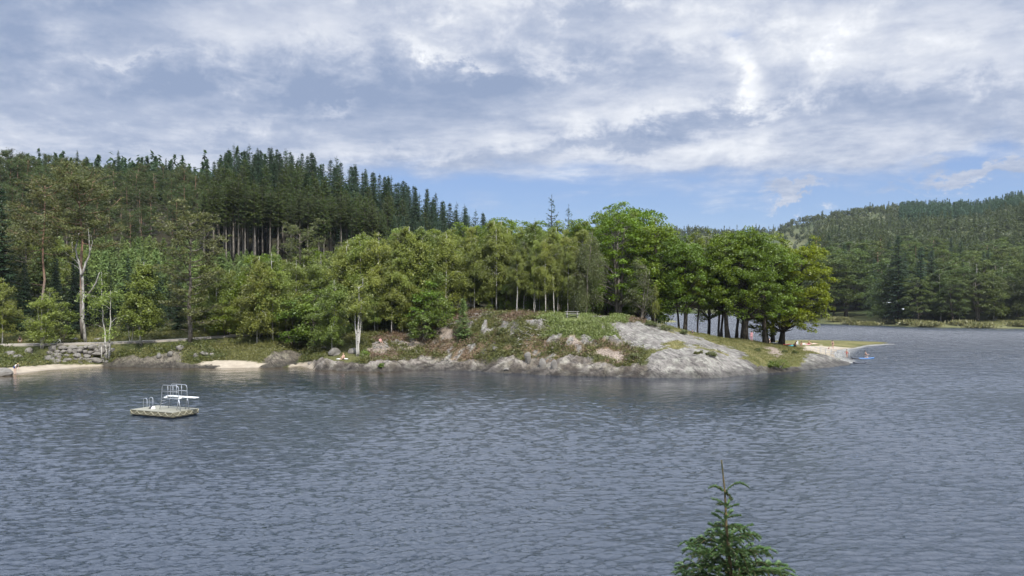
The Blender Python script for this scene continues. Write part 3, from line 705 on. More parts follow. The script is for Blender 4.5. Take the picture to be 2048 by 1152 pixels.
def gen_birch(seed, H=13, base=.25, rad=2.3, nbr=46, leaf=.17, stems=1, trunk_r=.11, droop=.5, dens=1.0, spread=.06):
    r = np.random.default_rng(seed); tr = MB(); lf = MB()
    for s in range(stems):
        a = r.uniform(0, 6.28) if stems == 1 else s * 2.3 + .4; off = (0.02 if stems == 1 else spread)
        h = H * (1 if s == 0 else r.uniform(.75, .95)); P = bend_path(r, h, 10, .07, (math.cos(a) * off, math.sin(a) * off * .6))
        P[:, 0] += math.cos(a) * .12 * (stems > 1)
        rr = trunk_r * np.linspace(1, .08, 10) ** .9; tr.tube(P, rr, 7)
        for b in range(int(nbr / (1 if stems == 1 else stems * .75))):
            t = base + (1 - base) * r.uniform(0, 1) ** .85 * .97; az = r.uniform(0, 6.28)
            u_ = (t - base) / (1 - base); L = rad * (math.sin(math.pi * (0.12 + .86 * u_) ** .8) ** .7) * r.uniform(.55, 1.15) + .15
            p0 = along(P, t); up = r.uniform(.5, 1.1); d = np.array([math.cos(az), math.sin(az), 0])
            ts = np.linspace(0, 1, 5)[:, None]
            B = p0 + d * L * ts + np.array([0, 0, 1]) * L * (up * ts - (up * .55 + droop * .5) * ts ** 2.2)
            B += r.normal(size=B.shape) * .05 * L * ts
            if b % 2 == 0: tr.tube(B, np.linspace(.28, .06, 5) * trunk_r, 3, False)
            ns = int((9 + 9 * L) * dens)
            q = r.uniform(.25, 1.05, ns); S0 = along(B, np.clip(q, 0, 1)) + r.normal(size=(ns, 3)) * [.22, .22, .14] * (.5 + L * .3)
            nl = 8; hang = r.uniform(.2, 1.0, ns)[:, None] * droop * (0.5 + .5 * L)
            k = np.linspace(0, 1, nl)[None]
            pts = S0[:, None, :] + np.stack([np.zeros((ns, nl)), np.zeros((ns, nl)), -(hang * k)], -1) + r.normal(size=(ns, nl, 3)) * .13
            leafset(lf, pts.reshape(-1, 3), r, leaf, .7, .15)
    return tr, lf

def gen_spruce(seed, H=20, base=.08, rad=3.0, step=.55, droop=.35, trunk_r=.22, per=6, sharp=1.0, spray=.55, sparse=0., upturn=.3, width=.16, dens=1.0):
    r = np.random.default_rng(seed); tr = MB(); lf = MB()
    P = bend_path(r, H, 8, .012); tr.tube(P, trunk_r * np.linspace(1, .06, 8), 7)
    z = H * base; ph = 0
    while z < H - .25:
        u_ = (z / H - base) / (1 - base); Lm = rad * (1 - u_) ** sharp * (min(1, .55 + u_ * 3.5)) + .12
        n = max(3, int(per * (1.1 - .35 * u_)))
        for b in range(n):
            if r.uniform() < sparse: continue
            ph += 2.4; az = ph + r.uniform(-.35, .35); L = Lm * r.uniform(.68, 1.14)
            d = np.array([math.cos(az), math.sin(az), 0]); side = np.array([-d[1], d[0], 0]); p0 = along(P, z / H); p0[2] = z + r.uniform(-.25, .25)
            m = max(3, int(L / .42)); ts = np.linspace(0, 1, 5)
            elev = .42 * u_ ** 1.5 - .05
            f = lambda t: p0 + d * (L * t)[:, None] + np.array([0, 0, 1]) * (L * (elev * t - droop * t ** 1.4 + upturn * .8 * t ** 3))[:, None]
            B = f(ts)
            if L > .8: tr.tube(B, np.linspace(.16, .03, 5) * trunk_r, 3, False)
            k = max(4, int(L / .17 * dens)); t = np.linspace(.12, 1, k); c = f(t)
            env = spray * np.minimum(1, (1.08 - t) * 2.0) * (.45 + .55 * min(1, L / 2.0)) * r.uniform(.75, 1.2, k)
            for s in (-1, 1):
                dirv = side * s * .85 + d * .55; dirv = dirv / np.linalg.norm(dirv)
                U = dirv[None] * env[:, None] / 2; U = U + r.normal(size=U.shape) * .035; U[:, 2] -= env * r.uniform(.05, .28, k)
                W_ = np.cross(U, [0, 0, 1.]); W_ /= np.linalg.norm(W_, axis=1)[:, None] + 1e-9
                W_ = W_ * width / 2 + np.array([0, 0, 1]) * r.normal(size=(k, 1)) * width * .3
                lf.leaves(c + U, U, W_)
            # hanging and upright twigs give each bough thickness
            kk = max(2, k // 2); t = r.uniform(.15, 1, kk); c = f(t); U = r.normal(size=(kk, 3)) * .10; U[:, 2] -= .12
            W_ = unit(kk, r) * width * .4; lf.leaves(c + U, U, W_)
        z += step * (.75 + .5 * r.uniform()) * (1 - .35 * u_)
    c = np.repeat(P[-1:], 10, 0); U = np.stack([r.normal(size=10) * .07, r.normal(size=10) * .07, np.full(10, .12)], 1)
    c[:, 2] -= np.linspace(-.15, .6, 10); lf.leaves(c, U, unit(10, r) * .035)
    return tr, lf

def gen_pine(seed, H=22, base=.5, rad=3.6, nlimb=17, trunk_r=.26, tuft=34, tl=.26, lean=(0, 0), dead=6, dome=.6, size=.75, flat=.38):
    r = np.random.default_rng(seed); tr = MB(); lf = MB()
    P = bend_path(r, H * .97, 9, .05, lean); tr.tube(P, trunk_r * np.linspace(1, .22, 9), 8)
    for b in range(nlimb):
        u_ = (b + r.uniform(0, .8)) / nlimb; t = min(.985, base + (1 - base) * u_); az = b * 2.4 + r.uniform(-.5, .5)
        L = rad * (.35 + .65 * math.sin(math.pi * (.18 + .72 * u_)) ** dome) * r.uniform(.6, 1.15)
        p0 = along(P, t); d = np.array([math.cos(az), math.sin(az), 0]); up = .15 + .75 * u_
        ts = np.linspace(0, 1, 6)[:, None]; B = p0 + d * L * ts + np.array([0, 0, 1]) * L * (up * ts ** 1.1 - .12 * np.sin(ts * 3)) + np.cumsum(r.normal(size=(6, 3)) * .05 * L, 0) * ts
        tr.tube(B, trunk_r * np.linspace(.30, .07, 6), 4, False)
        nt = int(5 + 4 * L)
        for k in range(nt):
            q = r.uniform(.38, 1.06); c = along(B, min(1, q)) + r.normal(size=3) * [.5, .5, .22] * (.4 + L * .18)
            if k % 2 == 0: tr.tube([along(B, min(1, q) * .85), c], [.02, .01], 3, False)
            n = int(tuft * r.uniform(.6, 1.3)); s = size * r.uniform(.6, 1.2)
            pts = unit(n, r) * (r.uniform(0, 1, n) ** .5)[:, None] * [s, s, s * flat]
            leafset(lf, c + pts, r, tl, .38, .1, pts * [1, 1, 1] + [0, 0, .15], pts / s + [0, 0, .6])
    for b in range(dead):
        t = r.uniform(base * .5, base + .08); az = r.uniform(0, 6.28); p0 = along(P, t); L = r.uniform(.8, 2.4); d = np.array([math.cos(az), math.sin(az), r.uniform(-.2, .4)])
        tr.tube([p0, p0 + d * L * .5, p0 + d * L + r.normal(size=3) * .15], [.035, .022, .008], 3, False)
    return tr, lf

def gen_bush(seed, H=2.2, rad=1.3, n=1500, leaf=.15, stems=6):
    r = np.random.default_rng(seed); tr = MB(); lf = MB()
    for s in range(stems):
        a = r.uniform(0, 6.28); L = r.uniform(.6, 1) * H * .8; e = np.array([math.cos(a) * rad * .5, math.sin(a) * rad * .5, L])
        tr.tube([[0, 0, -.1], e * .5 + r.normal(size=3) * .08, e], [.04, .025, .01], 4, False)
    nc = max(6, n // 45); cs = unit(nc, r) * (r.uniform(.3, 1, nc) ** .5)[:, None]; cs[:, 2] = np.abs(cs[:, 2]) * .95; cs = cs * [rad * .85, rad * .85, H * .78] + [0, 0, H * .12]
    for c in cs:
        s = rad * .34 * r.uniform(.6, 1.3); pts = unit(45, r) * (r.uniform(0, 1, 45) ** .45)[:, None] * [s, s, s * .7]; leafset(lf, c + pts, r, leaf, .6, .4, None, pts / s + c / rad + [0, 0, .4])
    return tr, lf

PROTO = {}
def proto(key, gen, H, bark, leaf):
    tr, lf = gen
    PROTO[key] = (tr.mesh(key + '_trunk', M[bark], True), lf.mesh(key + '_crown', M[leaf]), H)
proto('birch1', gen_birch(1, 13, .18, 2.9, 66, .19, dens=1.15), 13, 'birch_bark', 'leaf_birch')
proto('birch2', gen_birch(2, 14, .28, 2.7, 62, .19, droop=.6, dens=1.1), 14, 'birch_bark', 'leaf_birch')
proto('birch3', gen_birch(3, 12, .10, 3.0, 70, .19, dens=1.2), 12, 'birch_bark', 'leaf_birch')
proto('birch4', gen_birch(4, 15, .38, 2.7, 58, .19, droop=.4, dens=1.1), 15, 'birch_bark', 'leaf_birch')
proto('birch_thin', gen_birch(5, 8, .25, 1.7, 26, .15, 2, .08, .35, .55, .10), 8, 'birch_bark', 'leaf_birch')
proto('birch_pair', gen_birch(6, 8.6, .44, 1.5, 30, .16, 3, .12, .3, .9, .055), 8.6, 'birch_bark', 'leaf_birch')
proto('birch_clump', gen_birch(7, 8, .12, 2.0, 60, .16, 4, .07, .35, .8, .12), 8, 'birch_bark', 'leaf_birch')
proto('birch_col', gen_birch(8, 10, .12, 1.7, 66, .19, 1, .10, .5, 1.35), 10, 'birch_bark', 'leaf_birch')
proto('weeping', gen_birch(9, 15, .16, 3.3, 66, .16, 2, .17, 1.5, 1.25, .07), 15, 'pale_bark', 'leaf_weep')
proto('broad1', gen_broad(11, 16, .14, 5.6, 150, 78), 16, 'dark_bark', 'leaf_broad')
proto('broad2', gen_broad(12, 15, .18, 5.0, 135, 78, stems=3), 15, 'grey_bark', 'leaf_broad')
proto('broad3', gen_broad(13, 12, .12, 3.6, 90, 66, .26, csize=.8), 12, 'dark_bark', 'leaf_broad')
proto('maple', gen_broad(14, 17, .10, 7.3, 300, 90, .30, 1, .48, .50, .42, .95, lean=.16), 17, 'dark_bark', 'leaf_maple')
proto('beech', gen_broad(15, 18, .15, 6.6, 240, 86, .30, 1, .55, .55, .5, 1.0), 18, 'dark_bark', 'leaf_broad')
proto('beech_multi', gen_broad(16, 18, .12, 6.0, 230, 82, .29, 5, .48, .55, .45, .95), 18, 'pale_bark', 'leaf_broad')
proto('lifted', gen_broad(19, 17, .22, 5.8, 180, 80, .29, 1, .40, .55, .5, 1.0), 17, 'dark_bark', 'leaf_broad')
proto('lifted_thin', gen_broad(20, 14, .38, 3.2, 80, 70, .26, 1, .17, .55, .5, .85), 14, 'dark_bark', 'leaf_broad')
proto('young_oak', gen_broad(17, 5.2, .10, 1.8, 60, 46, .20, 2, .08, .6, .5, .55), 5.2, 'grey_bark', 'leaf_bush')
proto('willow', gen_broad(18, 9, .10, 2.1, 90, 46, .17, 2, .12, .62, .55, .65, layer=.6), 9, 'pale_bark', 'leaf_weep')
proto('spruce1', gen_spruce(21, 22, .06, 3.2, sharp=.8, per=7), 22, 'dark_bark', 'needle_dark')
proto('spruce2', gen_spruce(22, 21, .10, 2.9, droop=.28, sharp=.75, per=7), 21, 'dark_bark', 'needle_blue')
proto('spruce3', gen_spruce(23, 20, .05, 3.4, .55, .4, sharp=.85, per=7), 20, 'dark_bark', 'needle_dark')
proto('spruce_tall1', gen_spruce(24, 24, .48, 2.3, .5, .2, .2, 6, .62, .5, .08, .35), 24, 'pale_bark', 'needle_hill')
proto('spruce_tall2', gen_spruce(25, 25, .58, 2.1, .5, .15, .2, 6, .55, .5, .12, .35), 25, 'pale_bark', 'needle_hill')
proto('spruce_open', gen_spruce(26, 22, .10, 4.6, .8, .10, .26, 5, .9, .5, .12, .45), 22, 'dark_bark', 'needle_blue')
proto('young1', gen_spruce(27, 10, .02, 2.1, .42, .12, .12, 7, .95, .5, 0, .45, .17), 10, 'dark_bark', 'needle_young')
proto('young2', gen_spruce(28, 9, .02, 2.2, .42, .15, .12, 7, .85, .5, 0, .45, .17), 9, 'dark_bark', 'needle_young')
proto('pine1', gen_pine(31, 23, .62, 4.3, 24, lean=(-.05, 0), dome=.45, dead=9, tuft=44, size=.9), 23, 'pine_bark', 'needle_pine')
proto('pine2', gen_pine(32, 22, .55, 3.7, 22, .18, lean=(.02, 0), tuft=42, size=.9), 22, 'pine_bark', 'needle_pine')
proto('pine_low', gen_pine(33, 17, .20, 3.9, 30, .28, 36, .26, dome=.5), 17, 'grey_bark', 'needle_pine')
proto('pine_hill', gen_pine(34, 20, .40, 2.8, 18, .2, 32, .30, size=.85, flat=.6), 20, 'pine_bark', 'needle_hill')
proto('pine_hill2', gen_pine(35, 19, .30, 2.6, 20, .2, 32, .30, size=.85, flat=.6, dome=.9), 19, 'pine_bark', 'needle_hill')

CROWNS = 0
ZONES = ((60, 'at the far left'), (200, 'by the two tall pines'), (330, 'above the boulder wall'), (440, 'by the broad low pine'), (560, 'over the end of the path'), (700, 'over the small cove'), (830, 'over the paired birches'),
         (960, 'over the pink earth'), (1100, 'over the hilltop heather'), (1200, 'by the picnic table'), (1340, 'over the long slab'), (1640, 'over the lawn'), (1740, 'just right of the point'), (1850, 'around the tallest far spruce'), (1960, 'left of the bare tree'), (9999, 'around the bare tree'))
def zone(label, px):
    z = [b for a, b in ZONES if px < a][0]
    return label + ' ' + z if len((label + ' ' + z).split()) <= 16 else label
def kind_name(key):
    for a, b in (('birch', 'birch_tree'), ('weep', 'birch_tree'), ('pine', 'pine_tree'), ('spruce_tall', 'conifer_tree'), ('spruce', 'spruce_tree'), ('young1', 'young_spruce'), ('young2', 'young_spruce')):
        if key.startswith(a): return b
    return 'leafy_tree'
def tree(key, px, Y, top=None, name='birch_tree', label=None, cat='tree', group=None, H=None, rot=None, wide=1.0, flip=1, dz=-.15):
    """a tree standing at azimuth px, distance Y, its tip at photo row `top` (or height H)"""
    x = (px - CX) / F * Y; z = gz(x, Y) + dz
    if H is None: H = zc(top, Y) - z
    s = H / PROTO[key][2]
    root = link(name, None, None, (x, Y, z), rot if rot is not None else rng.uniform(0, 6.28), (s * wide * flip, s * wide, s))
    root.empty_display_size = .3
    link('trunk', PROTO[key][0], root); link('crown', PROTO[key][1], root)
    tag(root, label, cat, group)
    return root

# ---- left bank, one by one
T = tree
T('spruce3', 2, 119, 372, 'spruce_tree', 'dark bushy spruce at the far left edge of the photo', 'spruce', wide=1.15)
T('pine2', 84, 119, 362, 'pine_tree', 'tall pine with an orange trunk rising out of the birch clump', 'pine', rot=.6, wide=1.15)
T('pine1', 166, 114, 356, 'pine_tree', 'tall pine with flat spreading olive crown beside the forked dead trunk', 'pine', rot=0, wide=1.15)
T('birch1', 4, 109, 555, 'birch_tree', 'small birch cut off by the left edge of the photo', 'birch')
T('birch_clump', 84, 106.2, 578, 'birch_tree', 'clump of thin birch stems in front of the orange pine trunk', 'birch', rot=.2, wide=1.1)
T('young_oak', 122, 109.5, 606, 'bush', 'round bright green bush beside the birch clump above the stone wall', 'bush', wide=1.15)
T('birch_thin', 216, 107.6, 543, 'birch_tree', 'thin two stemmed birch leaning at the end of the stone wall', 'birch', rot=2.6)
T('birch_col', 282, 109.5, 524, 'birch_tree', 'dense bright green birch with a narrow pointed crown', 'birch', wide=1.25)
T('birch_thin', 262, 110, 600, 'birch_tree', 'small crooked birch stem left of the dense narrow birch', 'birch', rot=1)
T('pine_low', 380, 109.5, 438, 'pine_tree', 'broad pine with low limbs standing beside the path', 'pine', rot=.4, wide=1.1)
T('birch3', 514, 112, 512, 'birch_tree', 'airy birch with a short white trunk before the end of the path', 'birch', wide=.95)
T('birch1', 546, 113, 505, 'birch_tree', 'birch with a bright white trunk where the path disappears', 'birch', wide=1.1)
T('pine_low', 600, 124, 462, 'pine_tree', 'olive pine with a bare grey lower trunk behind the small cove', 'pine', rot=2, wide=.95)
T('birch3', 664, 108, 560, 'birch_tree', 'bushy birch standing over the pale boulder', 'birch', wide=1.25)
T('birch_pair', 716, 104.2, 556, 'birch_tree', 'pair of slender white birch stems close to the water', 'birch', rot=.15, wide=1.0)
T('young_oak', 586, 113, 602, 'young_tree', 'low bright green tree left of the small cove', 'tree', wide=1.3)
T('young_oak', 632, 113, 590, 'young_tree', 'dark leafy young tree between the cove and the pale boulder', 'tree', wide=1.35)
T('birch4', 806, 113, 500, 'birch_tree', 'birch with a clean white trunk above the pink gravel patch', 'birch')
T('birch1', 783, 113, 520, 'birch_tree', 'birch with a bent white trunk behind the brushwood heap', 'birch')
T('young_oak', 846, 109, 588, 'young_tree', 'yellow green young tree beside the bare pink earth', 'tree', wide=1.2, H=5.6)
T('young_oak', 880, 111, 584, 'young_tree', 'bright young tree just behind the bare pink earth', 'tree', wide=1.0)
T('young1', 926, 106.4, 597, 'young_spruce', 'dark green young spruce standing on the heather slope', 'spruce', wide=1.25)
T('young_oak', 1020, 117, 556, 'young_tree', 'fresh green maple bush at the forest edge above the hilltop heather', 'tree', wide=1.0)
T('weeping', 1172, 114, 462, 'birch_tree', 'large weeping birch with hanging grey green branches right of the picnic table', 'birch', wide=1.0)
T('willow', 1281, 112, 520, 'willow_tree', 'small pale green tree above the top of the long slab', 'tree', wide=1.05)
T('spruce_open', 1105, 168, 391, 'spruce_tree', 'taller of the two open spruces standing on the skyline', 'spruce', wide=1.0)
T('spruce_open', 1139, 170, 411, 'spruce_tree', 'shorter right hand spruce of the skyline pair', 'spruce', wide=1.0, rot=2)
T('beech_multi', 1236, 121, 418, 'beech_tree', 'big beech with several grey stems behind the flat bare rock', 'beech', rot=.5, wide=1.0)
T('lifted', 1310, 122, 412, 'beech_tree', 'large dark beech with an upswept skyline crown', 'beech', wide=1.05)
T('birch2', 1309, 115, 545, 'birch_tree', 'thin young tree with a straight stem left of the water gap', 'tree', wide=.5, H=7)
BT = [('lifted_thin', 1357, 121, 470, .95, 'slim tree with a grey trunk at the left of the water gap'), ('lifted', 1368, 119, 452, .85, 'thick leaning trunk tree at the water gap'),
      ('lifted_thin', 1396, 120, 500, .9, 'small tree with one thin dark trunk in the middle of the water gap'), ('lifted_thin', 1438, 121, 455, .9, 'first of a pair of thin straight trunks behind the lawn'),
      ('lifted_thin', 1443, 122, 450, .9, 'second of a pair of thin straight trunks behind the lawn'), ('lifted', 1456, 119, 448, .85, 'tall beech with a thick dark trunk behind the lawn'),
      ('lifted_thin', 1473, 121, 470, 1.2, 'tree with a slim curved trunk between the two thickest trunks'), ('beech', 1489, 120, 443, .92, 'beech with the widest trunk in the middle of the lawn')]
for k, px, Y, top, wd, lb in BT: T(k, px, Y, top, 'beech_tree' if 'beech' in k else 'leafy_tree', lb, 'tree', wide=wd)
T('maple', 1563, 128, 476, 'maple_tree', 'bright yellow green tree with low hanging crown at the end of the point', 'tree', rot=0, wide=.94)
T('broad1', 1546, 134, 470, 'leafy_tree', 'green tree just behind the bright yellow green one', 'tree', wide=.95)
T('lifted', 1415, 133, 436, 'leafy_tree', 'dark tree with a ragged top poking above the point', 'tree', wide=.6)

# ---- forest belt behind the shore
occupied = []
def free(px, Y, gap):
    x = (px - CX) / F * Y
    for a, b in occupied:
        if (a - x) ** 2 + (b - Y) ** 2 < gap * gap: return False
    occupied.append((x, Y)); return True
def belt(n, kinds, p0, p1, Y0, Y1, topf, gap, name, label, cat, group, jit=10, wide=1.0, avoid=None):
    c = 0; tr_ = 0
    while c < n and tr_ < n * 25:
        tr_ += 1; px = rng.uniform(p0, p1); Y = rng.uniform(Y0, Y1)
        if avoid is not None and avoid(px, Y): continue
        if not free(px, Y, gap): continue
        top = topf(px, Y) + rng.uniform(-jit, jit)
        x = (px - CX) / F * Y; H = zc(top, Y) - gz(x, Y)
        if H < 3: continue
        k = kinds[rng.integers(len(kinds))]
        T(k, px, Y, None, kind_name(k), zone(label, px), cat, group, H=H, wide=wide * rng.uniform(.88, 1.12) * (1.0 if H > 8 else 1.15)); c += 1
    return c
I = lambda xs, ys: (lambda px, Y: float(np.interp(px, xs, ys)))
# rows of birches: crowns reach these photo rows
belt(26, ['birch1', 'birch2', 'birch4', 'birch3'], 830, 1160, 118, 130, I([830, 900, 1000, 1160], [468, 462, 450, 462]), 2.1, 'birch_tree', 'slender pale trunked birch in the grove behind the picnic table', 'birch', 'birches behind the hilltop', 16, avoid=lambda p, Y: p > 1180)
belt(14, ['birch2', 'birch4'], 1030, 1150, 112, 118, I([1030, 1150], [500, 490]), 1.3, 'birch_tree', 'birch at the grove edge with its white stem bare down to the heather', 'birch', 'white stems left of the picnic table', 22, .8)
belt(22, ['birch1', 'birch3', 'birch2'], 690, 860, 115, 130, I([690, 740, 800, 860], [480, 476, 452, 470]), 2.3, 'birch_tree', 'olive green birch in the thicket above the pink earth patches', 'birch', 'birches above the earth patches', 14)
belt(24, ['birch3', 'birch1', 'broad3'], 400, 700, 118, 132, I([440, 520, 600, 700], [540, 520, 510, 500]), 2.6, 'birch_tree', 'leafy tree in the thicket behind the shore', 'tree', 'thicket behind the cove', 18)
belt(18, ['broad3', 'broad2', 'birch2', 'broad1'], 850, 1200, 132, 152, I([850, 930, 1020, 1100, 1200], [455, 452, 438, 452, 448]), 3.0, 'leafy_tree', 'rounded yellow green tree top rising over the birch grove', 'tree', 'tree tops above the birch grove', 8, .95)
belt(7, ['broad2', 'broad1'], 1185, 1300, 133, 148, I([1190, 1240, 1300, 1380], [440, 425, 420, 480]), 3.5, 'leafy_tree', 'dark leafy tree massed behind the big beeches', 'tree', 'trees behind the beeches', 8, .8)
belt(3, ['lifted'], 1488, 1535, 123, 131, I([1420, 1470, 1530], [462, 450, 462]), 3.0, 'leafy_tree', 'leafy tree in the mass of crowns over the lawn', 'tree', 'crowns over the lawn', 8, .85)
belt(16, ['birch3', 'young_oak', 'birch1'], 430, 860, 113.5, 117.5, I([430, 600, 700, 860], [600, 590, 575, 575]), 1.7, 'young_tree', 'small light green tree at the front of the wood above the shore', 'tree', 'small trees above the shore', 16, 1.25)
# shrubs under the belt
belt(42, ['young_oak'], 560, 1180, 111, 120, lambda px, Y: HY - 0, 1.5, 'shrub', 'low green shrub at the foot of the forest edge', 'shrub', 'shrubs along the forest edge', 0, 1.0) if False else None
for i in range(46):
    px = rng.uniform(420, 1200); Y = {0: rng.uniform(115.5, 119)}.get(0)
    x = (px - CX) / F * Y
    T('young_oak' if i % 3 else 'young2', px, Y, None, 'shrub', zone('low green shrub at the foot of the forest edge', px), 'shrub', 'shrubs along the forest edge', H=rng.uniform(1.3, 3.2), wide=1.25)
# dark spruces and fresh young conifers on the left
belt(26, ['spruce1', 'spruce3'], -60, 440, 119, 134, I([-60, 100, 200, 330, 440], [470, 520, 520, 530, 560]), 2.8, 'spruce_tree', 'dark spruce in the shaded stand behind the lakeside path', 'spruce', 'dark spruces behind the path', 22)
belt(120, ['young1', 'young2'], 150, 640, 134, 178, lambda px, Y: float(np.interp(Y, [134, 178], [512, 470])) + (25 if px > 400 else 0), 2.0, 'young_spruce', 'fresh light green young conifer in the plantation below the tall pines', 'spruce', 'young plantation', 14, 1.15)
belt(14, ['pine_low', 'birch1', 'young1'], -40, 200, 125, 150, I([-40, 200], [440, 470]), 3.0, 'pine_tree', 'mixed olive tree in the wood behind the two tall pines', 'tree', 'wood behind the tall pines', 16)
belt(10, ['broad3', 'young2', 'pine_low'], 600, 760, 132, 150, I([600, 760], [500, 490]), 3.0, 'leafy_tree', 'soft green tree between the plantation and the birches', 'tree', 'trees below the tall stand', 14)
# tall stand with bare trunks on the hill
belt(84, ['spruce_tall1', 'spruce_tall2'], 400, 770, 176, 192, lambda px, Y: float(np.interp(px, [400, 440, 520, 600, 700, 770], [385, 345, 372, 385, 390, 430])), 1.5, 'conifer_tree', 'tall conifer with a long bare trunk at the front edge of the hill forest', 'conifer', 'tall bare trunked conifers', 18, 1.5)
belt(48, ['spruce_tall1', 'spruce_tall2', 'spruce1'], 400, 900, 192, 222, lambda px, Y: float(np.interp(px, [400, 450, 580, 700, 800, 900], [360, 325, 335, 365, 405, 440])), 2.2, 'conifer_tree', 'dark conifer in the middle of the hill forest', 'conifer', 'hill forest', 14, 1.45)
belt(112, ['spruce1', 'spruce2', 'spruce3', 'spruce_open'], 400, 990, 222, 262, lambda px, Y: float(np.interp(px, [400, 440, 460, 520, 590, 700, 760, 800, 860, 900, 960, 985], [345, 318, 298, 297, 300, 330, 352, 365, 388, 408, 427, 436])), 1.9, 'spruce_tree', 'dark pointed spruce on the skyline of the left hill', 'spruce', 'skyline spruces', 11, 1.3)
belt(46, ['spruce2', 'spruce3', 'spruce1'], 780, 1000, 165, 215, lambda px, Y: float(np.interp(px, [800, 860, 930, 1000], [430, 440, 452, 462])), 3.0, 'spruce_tree', 'dark conifer on the lower right flank of the left hill', 'conifer', 'right flank of the hill', 10)
belt(62, ['pine_hill', 'pine_hill2', 'pine_hill'], -40, 420, 215, 262, lambda px, Y: float(np.interp(px, [-40, 60, 150, 230, 300, 420], [300, 308, 322, 330, 328, 336])) + (262 - Y) * .55, 2.8, 'pine_tree', 'dark pine on the skyline at the left of the photo', 'pine', 'skyline pines', 13, 1.3)
belt(60, ['pine_hill', 'pine_hill2'], -40, 420, 172, 215, lambda px, Y: float(np.interp(Y, [172, 215], [432, 355])), 2.6, 'pine_tree', 'dark pine halfway up the left hill', 'pine', 'pines on the left hillside', 16, 1.3)
for px, top in ((22, 296), (237, 300), (155, 300), (414, 320), (332, 316), (345, 318), (365, 322)):
    T('spruce1', px, 258, top, 'spruce_tree', 'pointed dark spruce standing above the pines on the left skyline', 'spruce', 'spruces above the pines', wide=.85)

# ---- far shore: nearest trees one by one
for k_ in ('broad1', 'broad2', 'broad3', 'birch3', 'birch1'):
    c_ = PROTO[k_][1].copy(); c_.materials[0] = M['leaf_shore']; PROTO[k_ + '_far'] = (PROTO[k_][0], c_, PROTO[k_][2])
FK = ['broad3_far', 'birch3_far', 'broad2_far', 'birch1_far', 'broad1_far']
belt(44, FK, 1640, 2090, 283, 325, lambda px, Y: float(np.interp(px, [1640, 1700, 1800, 1900, 2090], [545, 548, 555, 545, 540])) + (Y - 290) * -.6, 4.0, 'leafy_tree', 'grey green tree in the front row of the far shore', 'tree', 'front row on the far shore', 18, 1.25, avoid=lambda p, Y: Y < 275 + max(0, (1860 - p)) * .22 + 10)
belt(16, ['spruce1', 'spruce3', 'spruce2'], 1640, 2090, 290, 345, lambda px, Y: 512., 5.0, 'spruce_tree', 'dark spruce among the leafy trees of the far shore', 'spruce', 'spruces on the far shore', 22, 1.2, avoid=lambda p, Y: Y < 290 + max(0, (1860 - p)) * .2)
T('spruce3', 1796, 300, 468, 'spruce_tree', 'tallest dark spruce standing over the reeds of the far shore', 'spruce', wide=1.25)
belt(60, ['broad1_far', 'broad2_far', 'pine_hill2', 'spruce1', 'broad3_far'], 1600, 2100, 345, 430, lambda px, Y: float(np.interp(Y, [345, 430], [510, 474])), 6.0, 'leafy_tree', 'dark tree in the second row of the far wood', 'tree', 'second row of the far wood', 12, 1.35)

# ---- the rest of the far wood: one mass of low detail trees
def far_mass(name, label, n, p0, p1, Y0, Y1, hr, mats, leafn, size, conif=.4, test=None, seed=5, bounds=None):
    r = np.random.default_rng(seed); mb = MB(); 
    Yv = np.sqrt(r.uniform(Y0 ** 2, Y1 ** 2, n)); pv = r.uniform(p0, p1, n); xv = (pv - CX) / F * Yv
    zv = ground_z(xv, Yv, False); ok = zv > .8
    if test is not None: ok &= test(pv, Yv, xv)
    xv, Yv, zv, pv = xv[ok], Yv[ok], zv[ok], pv[ok]
    kinds = r.uniform(0, 1, len(xv)) < (conif if not callable(conif) else conif(pv, Yv, xv))
    Cs, Us, Ws, Ns = [], [], [], []
    for x, y, z, kc in zip(xv, Yv, zv, kinds):
        h = r.uniform(*hr) * (1.15 if kc else .9); m = leafn
        if kc:
            t = r.uniform(0, 1, m) ** 1.3; a = r.uniform(0, 6.28, m); rr = h * .17 * (1 - t) * r.uniform(.5, 1.1, m) + .1
            c = np.stack([x + np.cos(a) * rr, y + np.sin(a) * rr, z + h * (.05 + .95 * t)], 1)
            U = np.stack([np.cos(a), np.sin(a), -.5 + r.normal(size=m) * .2], 1) * size * .6; W_ = np.stack([-np.sin(a), np.cos(a), r.normal(size=m) * .3], 1) * size * .28
        else:
            d = unit(m, r); q = r.uniform(.6, 1, m)[:, None]; c = d * q * [h * .30, h * .30, h * .42] + [x, y, z + h * .55]
            U = unit(m, r) * size * .5; W_ = np.cross(U, unit(m, r)) * .8
        Cs.append(c); Us.append(U); Ws.append(W_); Ns.append((c - [x, y, z + h * .45]) / h * [3, 3, 1.6] + [0, 0, .2])
    mb.leaves(np.concatenate(Cs), np.concatenate(Us), np.concatenate(Ws), np.concatenate(Ns))
    o = link(name, mb.mesh(name, M[mats])); tag(o, label, None, None, 'stuff'); return len(xv)
clear = lambda p, Y, x: ~((fbm(x * .02, Y * .02, 201, 3) > .58) & (Y > 780)) & ~((p > 1850) & (p < 1955) & (Y > 880) & (Y < 1000))
stand = lambda p, Y, x: np.where((p > 1800) & (p < 2045) & (Y > 700) & (Y < 900), .97, np.where(Y < 620, .35, .45))
far_mass('far_woods', 'mixed wood covering the lower slope across the lake', 2300, 1180, 2250, 400, 700, (11, 17), 'leaf_far', 170, 1.25, .35, None, 5)
far_mass('far_woods', 'open wood thinning out towards the far ridge', 3300, 1150, 2300, 690, 1080, (7, 11), 'leaf_far', 80, 1.5, .3, lambda p, Y, x: clear(p, Y, x) & ~((p > 1800) & (p < 2045) & (Y > 740) & (Y < 900)), 6)
